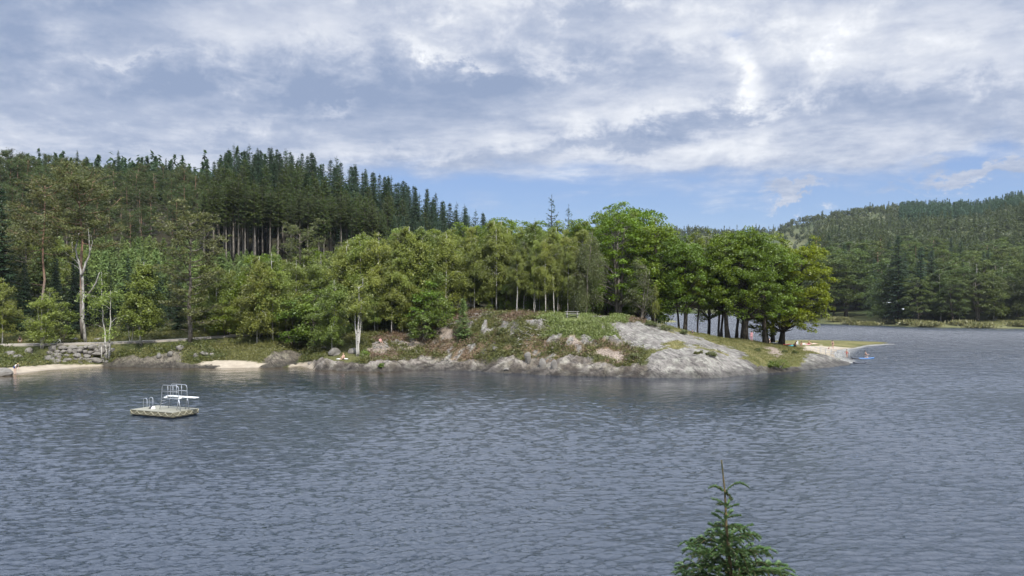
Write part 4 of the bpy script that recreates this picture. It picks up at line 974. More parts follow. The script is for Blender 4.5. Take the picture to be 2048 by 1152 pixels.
far_mass('far_spruce_stand', 'dark spruce plantation below the far ridge', 1100, 1800, 2045, 740, 900, (12, 16), 'needle_blue', 100, 1.6, 1.0, None, 7)
far_mass('hill_woods', 'dark forest closing the back of the left hill', 900, -80, 1000, 262, 330, (13, 17), 'needle_dark', 110, 1.5, .8, None, 8)
far_mass('valley_woods', 'distant wood behind the point', 900, 980, 1240, 175, 420, (9, 12), 'leaf_far', 110, 1.3, .4, None, 9)

# ---- dead forked tree, foreground spruce
def dead_tree():
    r = np.random.default_rng(3); x = (176 - CX) / F * 112.6; z = gz(x, 112.6)
    root = link('dead_tree', None, None, (x, 112.6, z)); tag(root, 'bare pale dead tree forking into upright grey spars left of the narrow birch', 'dead tree')
    k = 112.6 / F
    mb = MB()
    def pth(pts, r0, r1):
        P = np.array([[(a - 176) * k, r.normal() * .12, (zc(b, 112.6) - z)] for a, b in pts]); P = dense(P, len(pts) * 3); P[1:-1] += r.normal(size=(len(P) - 2, 3)) * .04
        mb.tube(P, np.linspace(r0, r1, len(P)), 6)
    pth([(170, 689), (168, 640), (166, 590), (165, 552)], .24, .14); mb.obj('trunk', M['dead_wood'], root, True)
    for pts, r0, r1 in (([(165, 556), (158, 530), (154, 500), (157, 466)], .17, .05), ([(165, 552), (172, 528), (180, 505), (177, 456)], .17, .05), ([(166, 600), (180, 585), (190, 570), (199, 545)], .15, .05),
                        ([(158, 528), (146, 516), (130, 505)], .05, .015), ([(166, 592), (160, 582), (155, 590)], .05, .02), ([(180, 505), (184, 485), (182, 468)], .05, .02), ([(165, 545), (150, 530), (131, 521)], .04, .012), ([(190, 570), (198, 558), (206, 561)], .035, .01)):
        mb = MB(); pth(pts, r0, r1); mb.obj('branch', M['dead_wood'], root, True)
dead_tree()
def bare_tree(px, Y, base, top, label):
    r = np.random.default_rng(9); x = (px - CX) / F * Y; z = gz(x, Y); H = zc(top, Y) - z
    root = link('bare_tree', None, None, (x, Y, z)); tag(root, label, 'dead tree'); mb = MB()
    mb.tube([[0, 0, 0], [.3, 0, H * .3], [.2, .2, H * .5]], [.3, .22, .16], 6); mb.obj('trunk', M['pale_bark'], root, True); mb = MB()
    for i in range(46):
        a = r.uniform(0, 6.28); e = np.array([math.cos(a) * r.uniform(.5, 6.5), math.sin(a) * 3.5, H * r.uniform(.5, 1.0)]); p0 = np.array([.2, .1, H * r.uniform(.3, .5)])
        m = (p0 + e) / 2 + [0, 0, -.8]; mb.tube([p0, m, e], [.09, .06, .02], 4, False)
        for j in range(5): mb.tube([m + (e - m) * r.uniform(), e + r.normal(size=3) * 1.1], [.035, .012], 3, False)
    mb.obj('branches', M['pale_bark'], root)
bare_tree(1992, 291, 640, 548, 'bare silver grey tree near the right edge of the far shore')

def near_spruce():
    r = np.random.default_rng(44); Y = 8.0; x = (1443 - CX) / F * Y; z0 = gz(x, Y) - .05; Ht = zc(920, Y) - z0
    root = link('spruce_tree', None, None, (x, Y, z0)); tag(root, 'top of a young spruce with a bare leader in the foreground', 'spruce')
    tr = MB(); lf = MB(); P = np.array([[.14, .05, 0], [.12, .02, Ht * .4], [.10, 0, Ht - 1.2], [.055, 0, Ht - .75], [.035, 0, Ht - .33], [0, 0, Ht]]); Pd = dense(P, 40)
    rr = np.interp(Pd[:, 2], [0, Ht - 1.2, Ht - .35, Ht], [.05, .02, .010, .006]); tr.tube(Pd, rr, 8)
    Pz = Pd[:, 2]
    def shoot(A, B_, sag, rad=.020):
        t = np.linspace(0, 1, 6)[:, None]; L = np.linalg.norm(B_ - A); S_ = A + (B_ - A) * t; S_[:, 2] += sag * np.sin(t[:, 0] * math.pi) * L
        tr.tube(S_, np.linspace(.004, .0025, 6), 4, False)
        n = int(L / .0011); q = r.uniform(0.02, 1, n); c = along(S_, q); dd = (B_ - A) / L; th = r.uniform(0, 6.28, n)
        s1 = np.cross(dd, [0, 0, 1.]); s1 /= np.linalg.norm(s1) + 1e-9; s2 = np.cross(s1, dd)
        rad_v = s1[None] * np.cos(th)[:, None] + s2[None] * np.sin(th)[:, None]; U = rad_v * .8 + dd * .75; U = U / np.linalg.norm(U, axis=1)[:, None] * rad * r.uniform(.8, 1.25, n)[:, None] * .85
        W_ = np.cross(U, rad_v + r.normal(size=(n, 3)) * .2); W_ = W_ / (np.linalg.norm(W_, axis=1)[:, None] + 1e-9) * .0034
        lf.leaves(c + U * .8, U, W_, rad_v + [0, 0, .5])
    # leader needles and the two arched shoots below it
    c0 = along(Pd, .999); shoot(np.array([.035, 0, Ht - .32]), np.array([0, 0, Ht - .01]), 0, .011)
    a = np.array([.035, 0, Ht - .335])
    shoot(a, a + [-.16, .02, .03], .22); shoot(a, a + [.24, -.03, .05], .28); shoot(a, a + [.03, -.12, -.05], .1); shoot(a, a + [-.08, .12, .02], .1)
    # whorls, smaller twigs between them
    lv = [(.50, .15, 5), (.60, .20, 4), (.72, .22, 4), (.83, .36, 7), (.93, .34, 5), (1.02, .50, 8), (1.13, .48, 7), (1.24, .62, 9), (1.36, .62, 8), (1.5, .72, 8), (1.7, .8, 8), (1.95, .9, 7), (2.25, 1.0, 7), (2.6, 1.1, 7)]
    for d_, L0, n in lv:
        z = Ht - d_
        if z < .15: break
        for b in range(n):
            az = b * 6.28 / n + r.uniform(-.35, .35) + d_ * 7; L = L0 * r.uniform(.55, 1.12); zz_ = z + r.uniform(-.03, .03); cx_ = np.interp(zz_, Pz, Pd[:, 0])
            p0 = np.array([cx_, 0, zz_]); dv = np.array([math.cos(az), math.sin(az), 0]); e = p0 + dv * L + [0, 0, L * r.uniform(.0, .4) * (1 if d_ < 1.3 else .4)]
            sg = r.uniform(.05, .16); shoot(p0, e, sg)
            if L > .2:
                side = np.array([-dv[1], dv[0], 0]); ns = int(L / .11)
                for k in range(1, ns):
                    q = k / ns; pk = p0 + (e - p0) * q; pk[2] += sg * math.sin(q * math.pi) * L
                    for s in (-1, 1):
                        l2 = min(.19, L * (1 - q) * .6 + .07) * r.uniform(.6, 1.2); e2 = pk + (side * s * .75 + dv * .75) * l2 + [0, 0, r.uniform(-.55, .12) * l2]
                        shoot(pk, e2, r.uniform(.08, .28), .019)
    tr.obj('trunk', M['pine_bark_near'], root, True); lf.obj('crown', M['needle_near'], root)
M['pine_bark_near'] = mat_bark('spruce_bark', (.06, .06, .03), (.17, .12, .07), (60, 60, 30))
near_spruce()
# ------------------------------------------------------------------ ground cover (stuff)
def hit(px, py, y0=86, y1=200):
    Y = np.arange(y0, y1, .1); x = (px - CX) / F * Y; z = ground_z(x, Y, False); row = HY + F * (CH - z) / Y
    k = np.where(row <= py)[0]; k = k[0] if len(k) else len(Y) - 1
    return np.array([x[k], Y[k], z[k]])
def cover(name, label, mask, n, size, up, mat, seed, per=7, clump=.35, hgt=.22):
    r = np.random.default_rng(seed); idx = np.where(mask)[0]
    if not len(idx): return
    ids = r.choice(idx, n); x = gxf[ids] + r.uniform(-.15, .15, n); y = gyf[ids] + r.uniform(-.13, .13, n); z = ground_z(x, y, False)
    s = r.uniform(.5, 1.4, n)
    c = np.stack([x, y, z], 1)[:, None, :] + r.normal(size=(n, per, 3)) * (clump * s)[:, None, None] * [1, 1, 0]; c[:, :, 2] += r.uniform(0, 1, (n, per)) * (hgt * s)[:, None]
    c = c.reshape(-1, 3); m = len(c); U = r.normal(size=(m, 3)); U[:, 2] = np.abs(U[:, 2]) * up + .1; U /= np.linalg.norm(U, axis=1)[:, None]; W_ = np.cross(U, unit(m, r)); W_ /= np.linalg.norm(W_, axis=1)[:, None] + 1e-9
    l = (size * r.uniform(.5, 1.3, m))[:, None]; mb = MB(); nn = r.normal(size=(m, 3)) * .35 + [0, -.2, 1]; mb.leaves(c + U * l * .4, U * l / 2, W_ * l * .22, nn)
    tag(link(name, mb.mesh(name, M[mat])), label, None, None, 'stuff')
M['heath_green'] = mat_leaf('heath_green', (.050, .062, .020), (.110, .120, .040), .2, .05)
M['heath_brown'] = mat_leaf('heath_brown', (.075, .058, .034), (.165, .125, .080), .15, .05)
M['grass_olive'] = mat_leaf('grass_olive', (.085, .090, .028), (.175, .165, .065), .3, .05)
M['grass_bright'] = mat_leaf('grass_bright', (.095, .125, .032), (.190, .215, .085), .3, .05)
M['reed'] = mat_leaf('reed', (.100, .115, .045), (.190, .185, .090), .3, .05)
bare = (TR > 0) | TS | TG
lowveg = ~bare & (gyf < 125) & (gyf > 86) & (TZ > .5) & (TP_D > 3.0)
hz = lowveg & (TPX > 620) & (TPX < 1290) & ~((TPX > 1122) & (TPX < 1166) & (gyf > 102.5) & (gyf < 110))
isb = bright > .4
patchy = fbm(gxf * .28, gyf * .28, 401, 3)
cover('heather', 'green heather and blueberry scrub on the slope', hz & ~isb & (patchy > .46), 9000, .26, .8, 'heath_green', 1, 9, .30, .42)
cover('heather', 'brown dry heather on the slope', hz & ~isb & (patchy < .52) & (TPX > 740), 5200, .24, .8, 'heath_brown', 2, 8, .28, .32)
cover('grass', 'bright ferny grass on the hilltop', hz & isb, 6000, .26, 1.3, 'grass_bright', 3, 8, .28, .26)
cover('grass', 'olive grass around the slabs and lawn', lowveg & (TPX >= 1240) & (TPX < 1800), 5000, .16, 1.5, 'grass_olive', 4, 7, .3, .09)
cover('grass', 'rough bank grass along the left shore', lowveg & (TPX < 640) & (TPX > -60), 9000, .24, 1.4, 'grass_olive', 5, 8, .3, .22)
cover('undergrowth', 'low green plants along the left bank', lowveg & (TPX < 640) & (TPX > -60) & (patchy > .55), 3500, .28, .9, 'heath_green', 6, 9, .3, .5)
cover('reeds', 'pale reed bed along the far shore', reed, 2600, 1.0, 3, 'reed', 7, 16, 1.6, 1.0)
for i, (px, py, h, wd, lb) in enumerate(((1560, 738, 1.5, 1.5, 'round dark green bush on the bank behind the rock lip'), (1545, 735, 1.0, 1.5, 'low green bush left of the round bush on the bank'), (1421, 712, .75, 1.7, 'wide brown green heather cushion on the big slab'),
        (1393, 708, .45, 1.3, 'small heather cushion in a crack of the big slab'), (1402, 706, .4, 1.3, 'tiny heather cushion beside the crack of the big slab'), (1590, 708, .7, 1.4, 'dark heather cushion at the head of the ribbed rock spur'),
        (1570, 706, .6, 1.5, 'flat heather cushion left of the ribbed rock spur'), (1515, 702, .5, 2.0, 'low heather patch on the lawn left of the pink earth'), (762, 734, .7, 1.1, 'bright green tuft growing in the pale shore rock'),
        (1268, 722, 1.2, 1.7, 'brown green scrub left of the big slab'), (1005, 668, 1.0, 1.5, 'dark juniper scrub on the slope below the pale hilltop outcrop'), (1215, 655, .5, 1.6, 'low scrub at the edge of the bright hilltop grass'), (730, 716, 1.3, 1.1, 'leafy bush at the foot of the paired white birches'),
        (1330, 660, .9, 2.2, 'dark heather ridge above the top of the long slab'), (1365, 668, .8, 1.8, 'brown heather running down behind the long slab'), (1300, 652, .9, 2.0, 'dark scrub under the small pale tree'))):
    p = hit(px, py); b = gen_bush(500 + i, h, h * .62 * wd, int(500 + 500 * h), .15)
    o = link('bush', None, None, p - [0, 0, .08]); b[0].obj('stem', M['grey_bark'], o, True); b[1].obj('foliage', M['heath_green' if 'heather' in lb or 'scrub' in lb else 'leaf_bush'], o); tag(o, lb, 'bush')
# islet with bush seen through the water gap
p = at(1320, 640, 360); b = gen_bush(540, 4.2, 2.6, 900, .4); o = link('bush', None, None, (p[0], 360, .1)); b[0].obj('stem', M['grey_bark'], o); b[1].obj('foliage', M['leaf_bush'], o); tag(o, 'single dark bush on the small far islet seen between the trunks', 'bush')
mb = MB(); r = np.random.default_rng(8); a = np.linspace(0, 6.283, 40, endpoint=False); cen = at(1312, 642, 366)
ring = np.stack([cen[0] + np.cos(a) * (11 + r.normal(size=40) * .5), 366 + np.sin(a) * 22, np.full(40, -.4)], 1); r2 = np.stack([cen[0] + np.cos(a) * 8, 366 + np.sin(a) * 16, .5 + r.uniform(-.1, .1, 40)], 1)
i = np.arange(40); mb.add(np.vstack([ring, r2, [cen[0], 366, .8]]), np.stack([i, (i + 1) % 40, 40 + (i + 1) % 40, 40 + i], 1), [[40 + k, 40 + (k + 1) % 40, 80] for k in i])
M['islet'] = mat_plain('islet', (.13, .125, .05), .95, 0, .2, .4); tag(mb.obj('islet', M['islet']), 'low grassy islet seen through the trunks', None, None, 'structure')

# ------------------------------------------------------------------ boulders, stone wall
M['stone'] = mat_plain('stone', (.155, .145, .13), .9, 0, .28, 2.2, .05)
def boulder(mb, c, s, r, nu=12, nv=8, rot=None):
    m2 = MB(); m2.ball((0, 0, 0), 1.0, nu, nv); Vb = np.concatenate(m2.V)
    k = unit(9, r); cut = r.uniform(.62, .9, 9)
    for kk, cc in zip(k, cut):
        d = Vb @ kk; Vb = Vb - np.maximum(d - cc, 0)[:, None] * kk * .9
    Vb += r.normal(size=Vb.shape) * .025
    a = r.uniform(0, 6.28) if rot is None else rot; Rm = np.array([[math.cos(a), -math.sin(a), 0], [math.sin(a), math.cos(a), 0], [0, 0, 1]])
    Vb = (Vb * s) @ Rm.T + c; mb.add(Vb, np.concatenate(m2.Q), np.concatenate(m2.T))
r = np.random.default_rng(12); mb = MB()
for row in range(5):
    px = 88.0 + row * 1.5
    while px < 213:
        wd = r.uniform(.35, 1.1) * (1.15 - row * .08); zz_ = .55 + row * .50 + r.uniform(-.1, .1); Yw = float(np.interp(px, [88, 140, 213], [105.3, 106.3, 107.9])) + row * .24 + r.uniform(-.08, .08)
        px += wd * 1.75 / Yw * F * .5; zz_ += r.uniform(-.12, .12)
        if px < 120 and row > 2: px += 2
        boulder(mb, [(px - CX) / F * Yw, Yw, zz_], [wd, .55, r.uniform(.28, .52)], r, rot=r.normal() * .5); px += wd * 1.75 / Yw * F * .5; zz_ += r.uniform(-.12, .12)
tag(mb.obj('stone_wall', M['stone']), 'wall of rough piled grey boulders holding up the path at the left', 'stone wall')
for px, py, sx, sz, lb in ((668, 710, 1.05, .75, 'big smooth pale boulder above the small cove'), (648, 698, .45, .35, 'small round boulder behind the big pale one'), (706, 706, .8, .55, 'grey boulder half hidden left of the paired birches'),
        (20, 712, .9, .5, 'mossy boulder below the path at the far left'), (34, 716, 1.0, .45, 'flat mossy boulder under the birch clump'), (58, 708, .7, .6, 'upright grey boulder left of the birch clump'), (6, 752, 1.2, .75, 'dark wet rock at the bottom left waterline'),
        (392, 714, .6, .4, 'small boulder at the left end of the middle beach'), (408, 711, .7, .45, 'grey boulder at the back of the middle beach'), (424, 712, .5, .35, 'small pale boulder at the back of the middle beach'),
        (340, 712, .55, .5, 'white flecked boulder on the dark rocks below the big low pine'), (318, 716, .5, .5, 'pale stone on the rocks left of the big low pine'), (360, 700, .7, .5, 'pale pointed stone on the bank below the big low pine'),
        (620, 728, .4, .2, 'flat stone on the sand of the small cove'), (1013, 742, .45, .25, 'flat white stone at the water below the heather slope'), (1085, 735, .5, .9, 'upright pale blade of rock on the shore'),
        (1055, 722, .6, .95, 'tall pale rock standing on the shore below the hilltop'), (1108, 737, .45, .8, 'dark split rock standing on the jagged shoreline'), (1105, 700, .3, .3, 'white stone in the heather'), (990, 700, .4, .4, 'grey white stone on the left of the heather slope'),
        (150, 681, .6, .35, 'flat pale stone beside the tall pine foot'), (196, 681, .7, .35, 'flat stone behind the path right of the tall pine')):
    p = hit(px, py); mb = MB(); rr = np.random.default_rng(int(px)); boulder(mb, [0, 0, sz * .35], [sx, sx * .7, sz], rr)
    tag(mb.obj('boulder', M['stone'], None, loc=p), lb, 'boulder')

# ------------------------------------------------------------------ swimming raft
M['steel'] = mat_plain('steel', (.40, .42, .45), .35, .6, .05)
M['white_paint'] = mat_plain('white_paint', (.78, .80, .80), .5, 0, .04)
M['raft_wood'] = mat_plain('raft_wood', (.15, .14, .095), .85, 0, .35, 3)
M['raft_deck'] = mat_plain('raft_deck', (.20, .195, .155), .85, 0, .22, 2.5)
M['black_float'] = mat_plain('black_float', (.012, .014, .018), .5)
M['rope'] = mat_plain('rope', (.42, .40, .30), .9, 0, .1, 20)
Lx = np.array([4.2, -1.8]) / np.hypot(4.2, 1.8); Sx = np.array([-Lx[1], Lx[0]]); cen = np.array([-26.3, 58.2]) - Lx * 2.28 + Sx * 1.25
raft = link('swimming_raft', None, None, (cen[0], cen[1], 0), math.atan2(Lx[1], Lx[0])); tag(raft, 'floating wooden swimming raft with a springboard and rope loops round its sides', 'raft')
hx, hy = 2.28, 1.25
mb = MB(); mb.box((0, 0, .02), (2 * hx - .16, 2 * hy - .16, .30)); mb.obj('float', M['black_float'], raft)
mb = MB()
for y in (-hy, hy): mb.box((0, y, .29), (2 * hx + .06, .05, .34))
for x in (-hx, hx): mb.box((x, 0, .29), (.05, 2 * hy - .06, .34))
for k in range(16): mb.box((-hx + .1 + k * (2 * hx - .2) / 15, -hy - .032, .29), (.03, .012, .30))
mb.obj('side_board', M['raft_wood'], raft)
mb = MB(); n = 20
for k in range(n): mb.box((-hx + (k + .5) * 2 * hx / n, 0, .475), (2 * hx / n - .014, 2 * hy + .1, .04))
mb.obj('deck', M['raft_deck'], raft)
mb = MB()
def swag(a, b, n):
    a = np.array(a, float); b = np.array(b, float)
    for k in range(n):
        p = a + (b - a) * k / n; q = a + (b - a) * (k + 1) / n; t = np.linspace(0, 1, 9)[:, None]; P_ = p + (q - p) * t; P_[:, 2] -= .26 * (1 - (2 * t[:, 0] - 1) ** 2); mb.tube(P_, .017, 5)
swag((-hx, -hy - .06, .45), (hx, -hy - .06, .45), 6); swag((hx + .06, -hy, .45), (hx + .06, hy, .45), 4); swag((-hx - .06, -hy, .45), (-hx - .06, hy, .45), 4); swag((-hx, hy + .06, .45), (hx, hy + .06, .45), 6)
mb.obj('rope_loops', M['rope'], raft, True)
for y in (.05, .62):
    mb = MB(); mb.tube([(-hx + .28, y, .49), (-hx + .28, y, 1.12), (-hx + .20, y, 1.22), (-hx - .02, y, 1.24), (-hx - .12, y, 1.15), (-hx - .12, y, -.3)], .024, 6); mb.obj('ladder_rail', M['steel'], raft, True)
mb = MB()
for z in (.3, .0): mb.tube([(-hx - .12, .05, z), (-hx - .12, .62, z)], .02, 6)
mb.obj('ladder_rung', M['steel'], raft, True)
for y in (-.25, .60):
    mb = MB(); rd = [(-.25, y, .49), (-.05, y, 1.35), (.0, y, 2.25), (.06, y, 2.38), (.16, y, 2.44), (1.55, y, 2.44), (1.70, y, 2.38), (1.76, y, 2.22), (1.78, y, 1.42)]
    mb.tube(rd, .024, 6); mb.tube([(-.02, y, 1.95), (1.77, y, 1.95)], .02, 6)
    mb.tube([(.62, y, 2.44), (.64, y, 1.42)], .018, 6); mb.tube([(1.17, y, 2.44), (1.18, y, 1.42)], .018, 6); mb.tube([(-.04, y, 1.40), (1.80, y, 1.40)], .024, 6)
    mb.obj('guard_rail', M['steel'], raft, True)
    mb = MB(); mb.tube([(1.80, y, 1.42), (1.98, y, .49)], .034, 6); mb.tube([(1.78, y, 1.35), (1.58, y, .49)], .026, 6); mb.obj('leg', M['steel'], raft, True)
mb = MB()
for k in range(4): z = .72 + k * .22; x = -.25 + .20 * (z - .49) / .86; mb.tube([(x, -.25, z), (x, .60, z)], .018, 6)
mb.obj('step', M['steel'], raft, True)
mb = MB(); mb.box((1.72, .18, 1.535), (3.1, .42, .055)); mb.box((.25, .18, 1.46), (.1, .9, .09)); mb.box((1.8, .18, 1.46), (.1, .9, .09)); mb.obj('springboard', M['white_paint'], raft)
M['dark_cloth'] = mat_plain('dark_cloth', (.03, .03, .035), .9); M['white_cloth'] = mat_plain('white_cloth', (.72, .72, .70), .9, 0, .05)
def cloth_heap(name, loc, sx, sy, sz, mat, label, cat, rotz=0, seed=1):
    r = np.random.default_rng(seed); n = 9; g = np.linspace(-1, 1, n); A, B = np.meshgrid(g, g); h = (1 - np.abs(A) ** 3) * (1 - np.abs(B) ** 3) * sz * (.5 + fbm(A * 2 + seed, B * 2, seed, 2)); top = np.stack([A * sx / 2 + r.normal(size=A.shape) * sx * .02, B * sy / 2, h + .02], -1).reshape(-1, 3)
    bot = top.copy(); bot[:, 2] = 0; m = MB(); i, j = np.meshgrid(np.arange(n - 1), np.arange(n - 1)); b = (j * n + i).ravel(); q = np.stack([b, b + 1, b + n + 1, b + n], 1)
    e = list(range(n)) + [n * k + n - 1 for k in range(1, n)] + [n * (n - 1) + k for k in range(n - 2, -1, -1)] + [n * k for k in range(n - 2, 0, -1)]
    s_ = [[e[k], e[(k + 1) % len(e)], e[(k + 1) % len(e)] + n * n, e[k] + n * n] for k in range(len(e))]
    m.add(np.vstack([top, bot]), np.vstack([q, q[:, ::-1] + n * n, np.array(s_)[:, ::-1]])); o = m.obj(name, M[mat], None, True, loc=loc, rotz=rotz); tag(o, label, cat); return o
rp = lambda x, y, z: tuple(np.array([cen[0], cen[1]]) + Lx * x + Sx * y) + (z,)
cloth_heap('gear_bag', rp(-1.15, -.25, .495), .42, .3, .14, 'dark_cloth', 'small dark heap lying on the raft deck', 'bag', .3, 3)
cloth_heap('towel', rp(-.85, -.35, .495), .3, .28, .16, 'white_cloth', 'crumpled white towel on the raft beside the dark heap', 'towel', .2, 4)

# ------------------------------------------------------------------ picnic table, post, rails
M['grey_wood'] = mat_plain('grey_wood', (.34, .325, .30), .9, 0, .2, 5)
p = hit(1144, 636) + [0, 0, .12]; o = link('picnic_table', None, None, p, .05); tag(o, 'weathered picnic table with attached benches on the hilltop', 'picnic table')
mb = MB()
for k in range(5): mb.box((0, -.32 + k * .16, .74), (1.95, .145, .04))
mb.obj('table_top', M['grey_wood'], o)
for s_ in (-1, 1):
    mb = MB()
    for k in range(2): mb.box((0, s_ * (.62 + k * .15), .44), (1.95, .135, .04))
    mb.obj('bench', M['grey_wood'], o)
for x in (-.72, .72):
    for s_ in (-1, 1):
        mb = MB(); mb.tube([(x, s_ * .62, -.05), (x, s_ * .2, .72)], .055, 4); mb.obj('leg', M['grey_wood'], o)
    mb = MB(); mb.box((x + .07, 0, .40), (.05, 1.5, .10)); mb.obj('crossbar', M['grey_wood'], o)
p = hit(203, 722); mb = MB(); mb.tube([(0, 0, 0), (.02, 0, 1.0), (0, 0, 1.95)], [.10, .09, .085], 7); tag(mb.obj('wooden_post', M['grey_wood'], None, True, loc=p), 'grey wooden post in front of the boulder wall', 'post')
def rail(px0, Y0, px1, Y1, n, lb):
    A = np.array([(px0 - CX) / F * Y0, Y0, 0]); B = np.array([(px1 - CX) / F * Y1, Y1, 0]); A[2] = max(gz(A[0], A[1]), 0) + .95; B[2] = .85
    o = link('handrail', None, None, A); tag(o, lb, 'handrail'); mb = MB()
    P_ = [(A + (B - A) * k / n - A) for k in range(n + 1)]; mb.tube(P_, .028, 6); mb.tube([q - np.array([0, 0, .42]) for q in P_], .02, 6); mb.obj('rail', M['steel'], o, True)
    for q in P_:
        w_ = q + A; g = min(gz(w_[0], w_[1]), -.05 if w_[1] > 121 else 9) - .1; mb = MB(); mb.tube([q, [q[0], q[1], g - A[2]]], .025, 6); mb.obj('post', M['steel'], o, True)
rail(1622, 121, 1671, 126, 5, 'thin grey handrail running from the ribbed rock down to the beach'); rail(1640, 131, 1699, 124.5, 5, 'second thin handrail reaching out into the shallow water')

# ------------------------------------------------------------------ boards, air beds, towels
M['blue_board'] = mat_plain('blue_board', (.05, .15, .36), .35, 0, .1, 2); M['dark_board'] = mat_plain('dark_board', (.02, .025, .04), .4)
M['red_pvc'] = mat_plain('red_pvc', (.45, .03, .03), .4); M['cyan_pvc'] = mat_plain('cyan_pvc', (.06, .50, .62), .4); M['grey_blue'] = mat_plain('grey_blue', (.25, .35, .5), .4)
def board(px, py, L, mats, lb, rz_=0, z=.03, fin=True):
    Y = CH * F / (py - HY); o = link('paddleboard', None, None, ((px - CX) / F * Y, Y, z), rz_); tag(o, lb, 'paddleboard'); n = 22; t = np.linspace(-1, 1, n)
    def seg(t0, t1, mat, nm):
        m = MB(); tt = np.linspace(t0, t1, 12); w_ = .40 * np.sqrt(np.maximum(0, 1 - np.abs(tt) ** 3.2)) + .01; x = tt * L / 2; zr = .10 * np.abs(tt) ** 3; rows_ = []
        for (a, b) in ((-1, .0), (-.85, .11), (.85, .11), (1, .0), (.8, -.06), (-.8, -.06)): rows_.append(np.stack([x, w_ * a, zr + b], 1))
        k = len(tt); q = []
        for a in range(6):
            b = (a + 1) % 6; i = np.arange(k - 1); q.append(np.stack([a * k + i, a * k + i + 1, b * k + i + 1, b * k + i], 1))
        m.add(np.concatenate(rows_), np.concatenate(q)); m.obj(nm, M[mat], o, True)
    seg(-1, -.35, mats[0], 'nose'); seg(-.348, 1, mats[1], 'deck_pad' if len(mats) > 1 else 'hull')
    m = MB(); m.box((L * .42, 0, -.15), (.18, .02, .2)); m.obj('fin', M['dark_board'], o)
    return o
board(1725, 717.5, 3.7, ('dark_board', 'blue_board'), 'blue paddleboard with a dark nose carrying the kneeling paddler', -.06)
board(1719, 726.5, 2.1, ('dark_board', 'dark_board'), 'dark board floating just off the tip of the rock spur', .08)
def airbed(px, py, mats, lb, rz_, L=1.8, W=.75):
    p = hit(px, py); o = link('air_bed', None, None, p + [0, 0, .08], rz_); tag(o, lb, 'air bed')
    for k in range(6):
        m = MB(); y = (k - 2.5) * W / 6; m.tube([(-L / 2, y, .06), (-L / 2 + .06, y, .07), (L / 2 - .06, y, .07), (L / 2, y, .06)], [.03, W / 11, W / 11, .03], 8); m.obj('air_tube', M[mats[k % len(mats)]], o, True)
    m = MB(); m.tube([(-L / 2 + .15, -W / 2, .10), (-L / 2 + .15, W / 2, .10)], .11, 8); m.obj('headrest', M[mats[0]], o, True)
airbed(1573, 691, ('red_pvc', 'white_cloth'), 'red and white striped air bed on the grass near the maple trunk', .5)
airbed(1583, 693, ('cyan_pvc', 'cyan_pvc'), 'turquoise air bed lying beside the red one', 1.0)
M['beige_cloth'] = mat_plain('beige_cloth', (.50, .44, .34), .9, 0, .1); M['pink_cloth'] = mat_plain('pink_cloth', (.60, .30, .34), .9, 0, .08); M['red_cloth'] = mat_plain('red_cloth', (.45, .04, .04), .8); M['blue_cloth'] = mat_plain('blue_cloth', (.07, .10, .25), .8)
M['yellow_cloth'] = mat_plain('yellow_cloth', (.55, .42, .14), .8); M['darkred_cloth'] = mat_plain('darkred_cloth', (.14, .03, .03), .8); M['grey_cloth'] = mat_plain('grey_cloth', (.25, .25, .26), .8)
for i, (px, py, sx, sy, m_, lb) in enumerate(((1549, 686, 1.5, .9, 'white_cloth', 'white towel on the grass left of the maple trunk'), (1531, 683.5, .7, .5, 'white_cloth', 'small white towel under the row of seated bathers'), (1607, 688.5, 1.6, .8, 'white_cloth', 'white towel behind the seated woman in black'),
        (1626, 688, 1.5, .8, 'beige_cloth', 'beige towel right of the shirtless man'), (1615, 689.5, 1.2, .7, 'pink_cloth', 'pink towel under the shirtless man'), (1642, 691, .7, .5, 'beige_cloth', 'folded pale towel at the edge of the sand'), (677, 719, .5, .5, 'white_cloth', 'white bag beside the sunbather on the shore rock'),
        (692, 718.5, .7, .6, 'white_cloth', 'white towel the sunbather on the shore rock sits on'), (1585, 677.5, .7, .5, 'white_cloth', 'white towel behind the maple by the water'), (16, 744, .9, .5, 'white_cloth', 'white towel by the dark rock on the left beach'))):
    cloth_heap('towel', hit(px, py) + [0, 0, .02], sx, sy, .06, m_, lb, 'towel', i * .7, 20 + i)
for i, (px, py, m_, lb) in enumerate(((1584, 678.5, 'dark_cloth', 'black bag behind the maple by the water'), (1556, 686.5, 'dark_cloth', 'black bag at the foot of the maple trunk'), (1590, 694, 'dark_cloth', 'dark bag beside the turquoise air bed'), (1467, 675.5, 'dark_cloth', 'flat dark bag on the lawn left of the woman in pink'))):
    cloth_heap('bag', hit(px, py) + [0, 0, .02], .6, .4, .30, m_, lb, 'bag', .4 * i, 60 + i)
p = hit(1597, 692.5); o = link('camping_chair', None, None, p, .5); tag(o, 'folding chair with a striped grey and white back beside the maple', 'chair')
mb = MB(); mb.box((0, 0, .30), (.5, .45, .03)); mb.obj('seat', M['grey_cloth'], o)
mb = MB(); mb.box((0, .30, .62), (.5, .04, .66), None, None); mb.obj('backrest', M['white_cloth'], o)
mb = MB(); mb.box((-.09, .277, .62), (.10, .006, .6)); mb.box((.09, .277, .62), (.10, .006, .6)); mb.obj('stripe', M['grey_cloth'], o)
for x in (-.24, .24):
    for a, b in (((x, -.22, 0), (x, .22, .3)), ((x, .25, 0), (x, -.2, .3))): mb = MB(); mb.tube([a, b], .014, 5); mb.obj('leg', M['steel'], o)
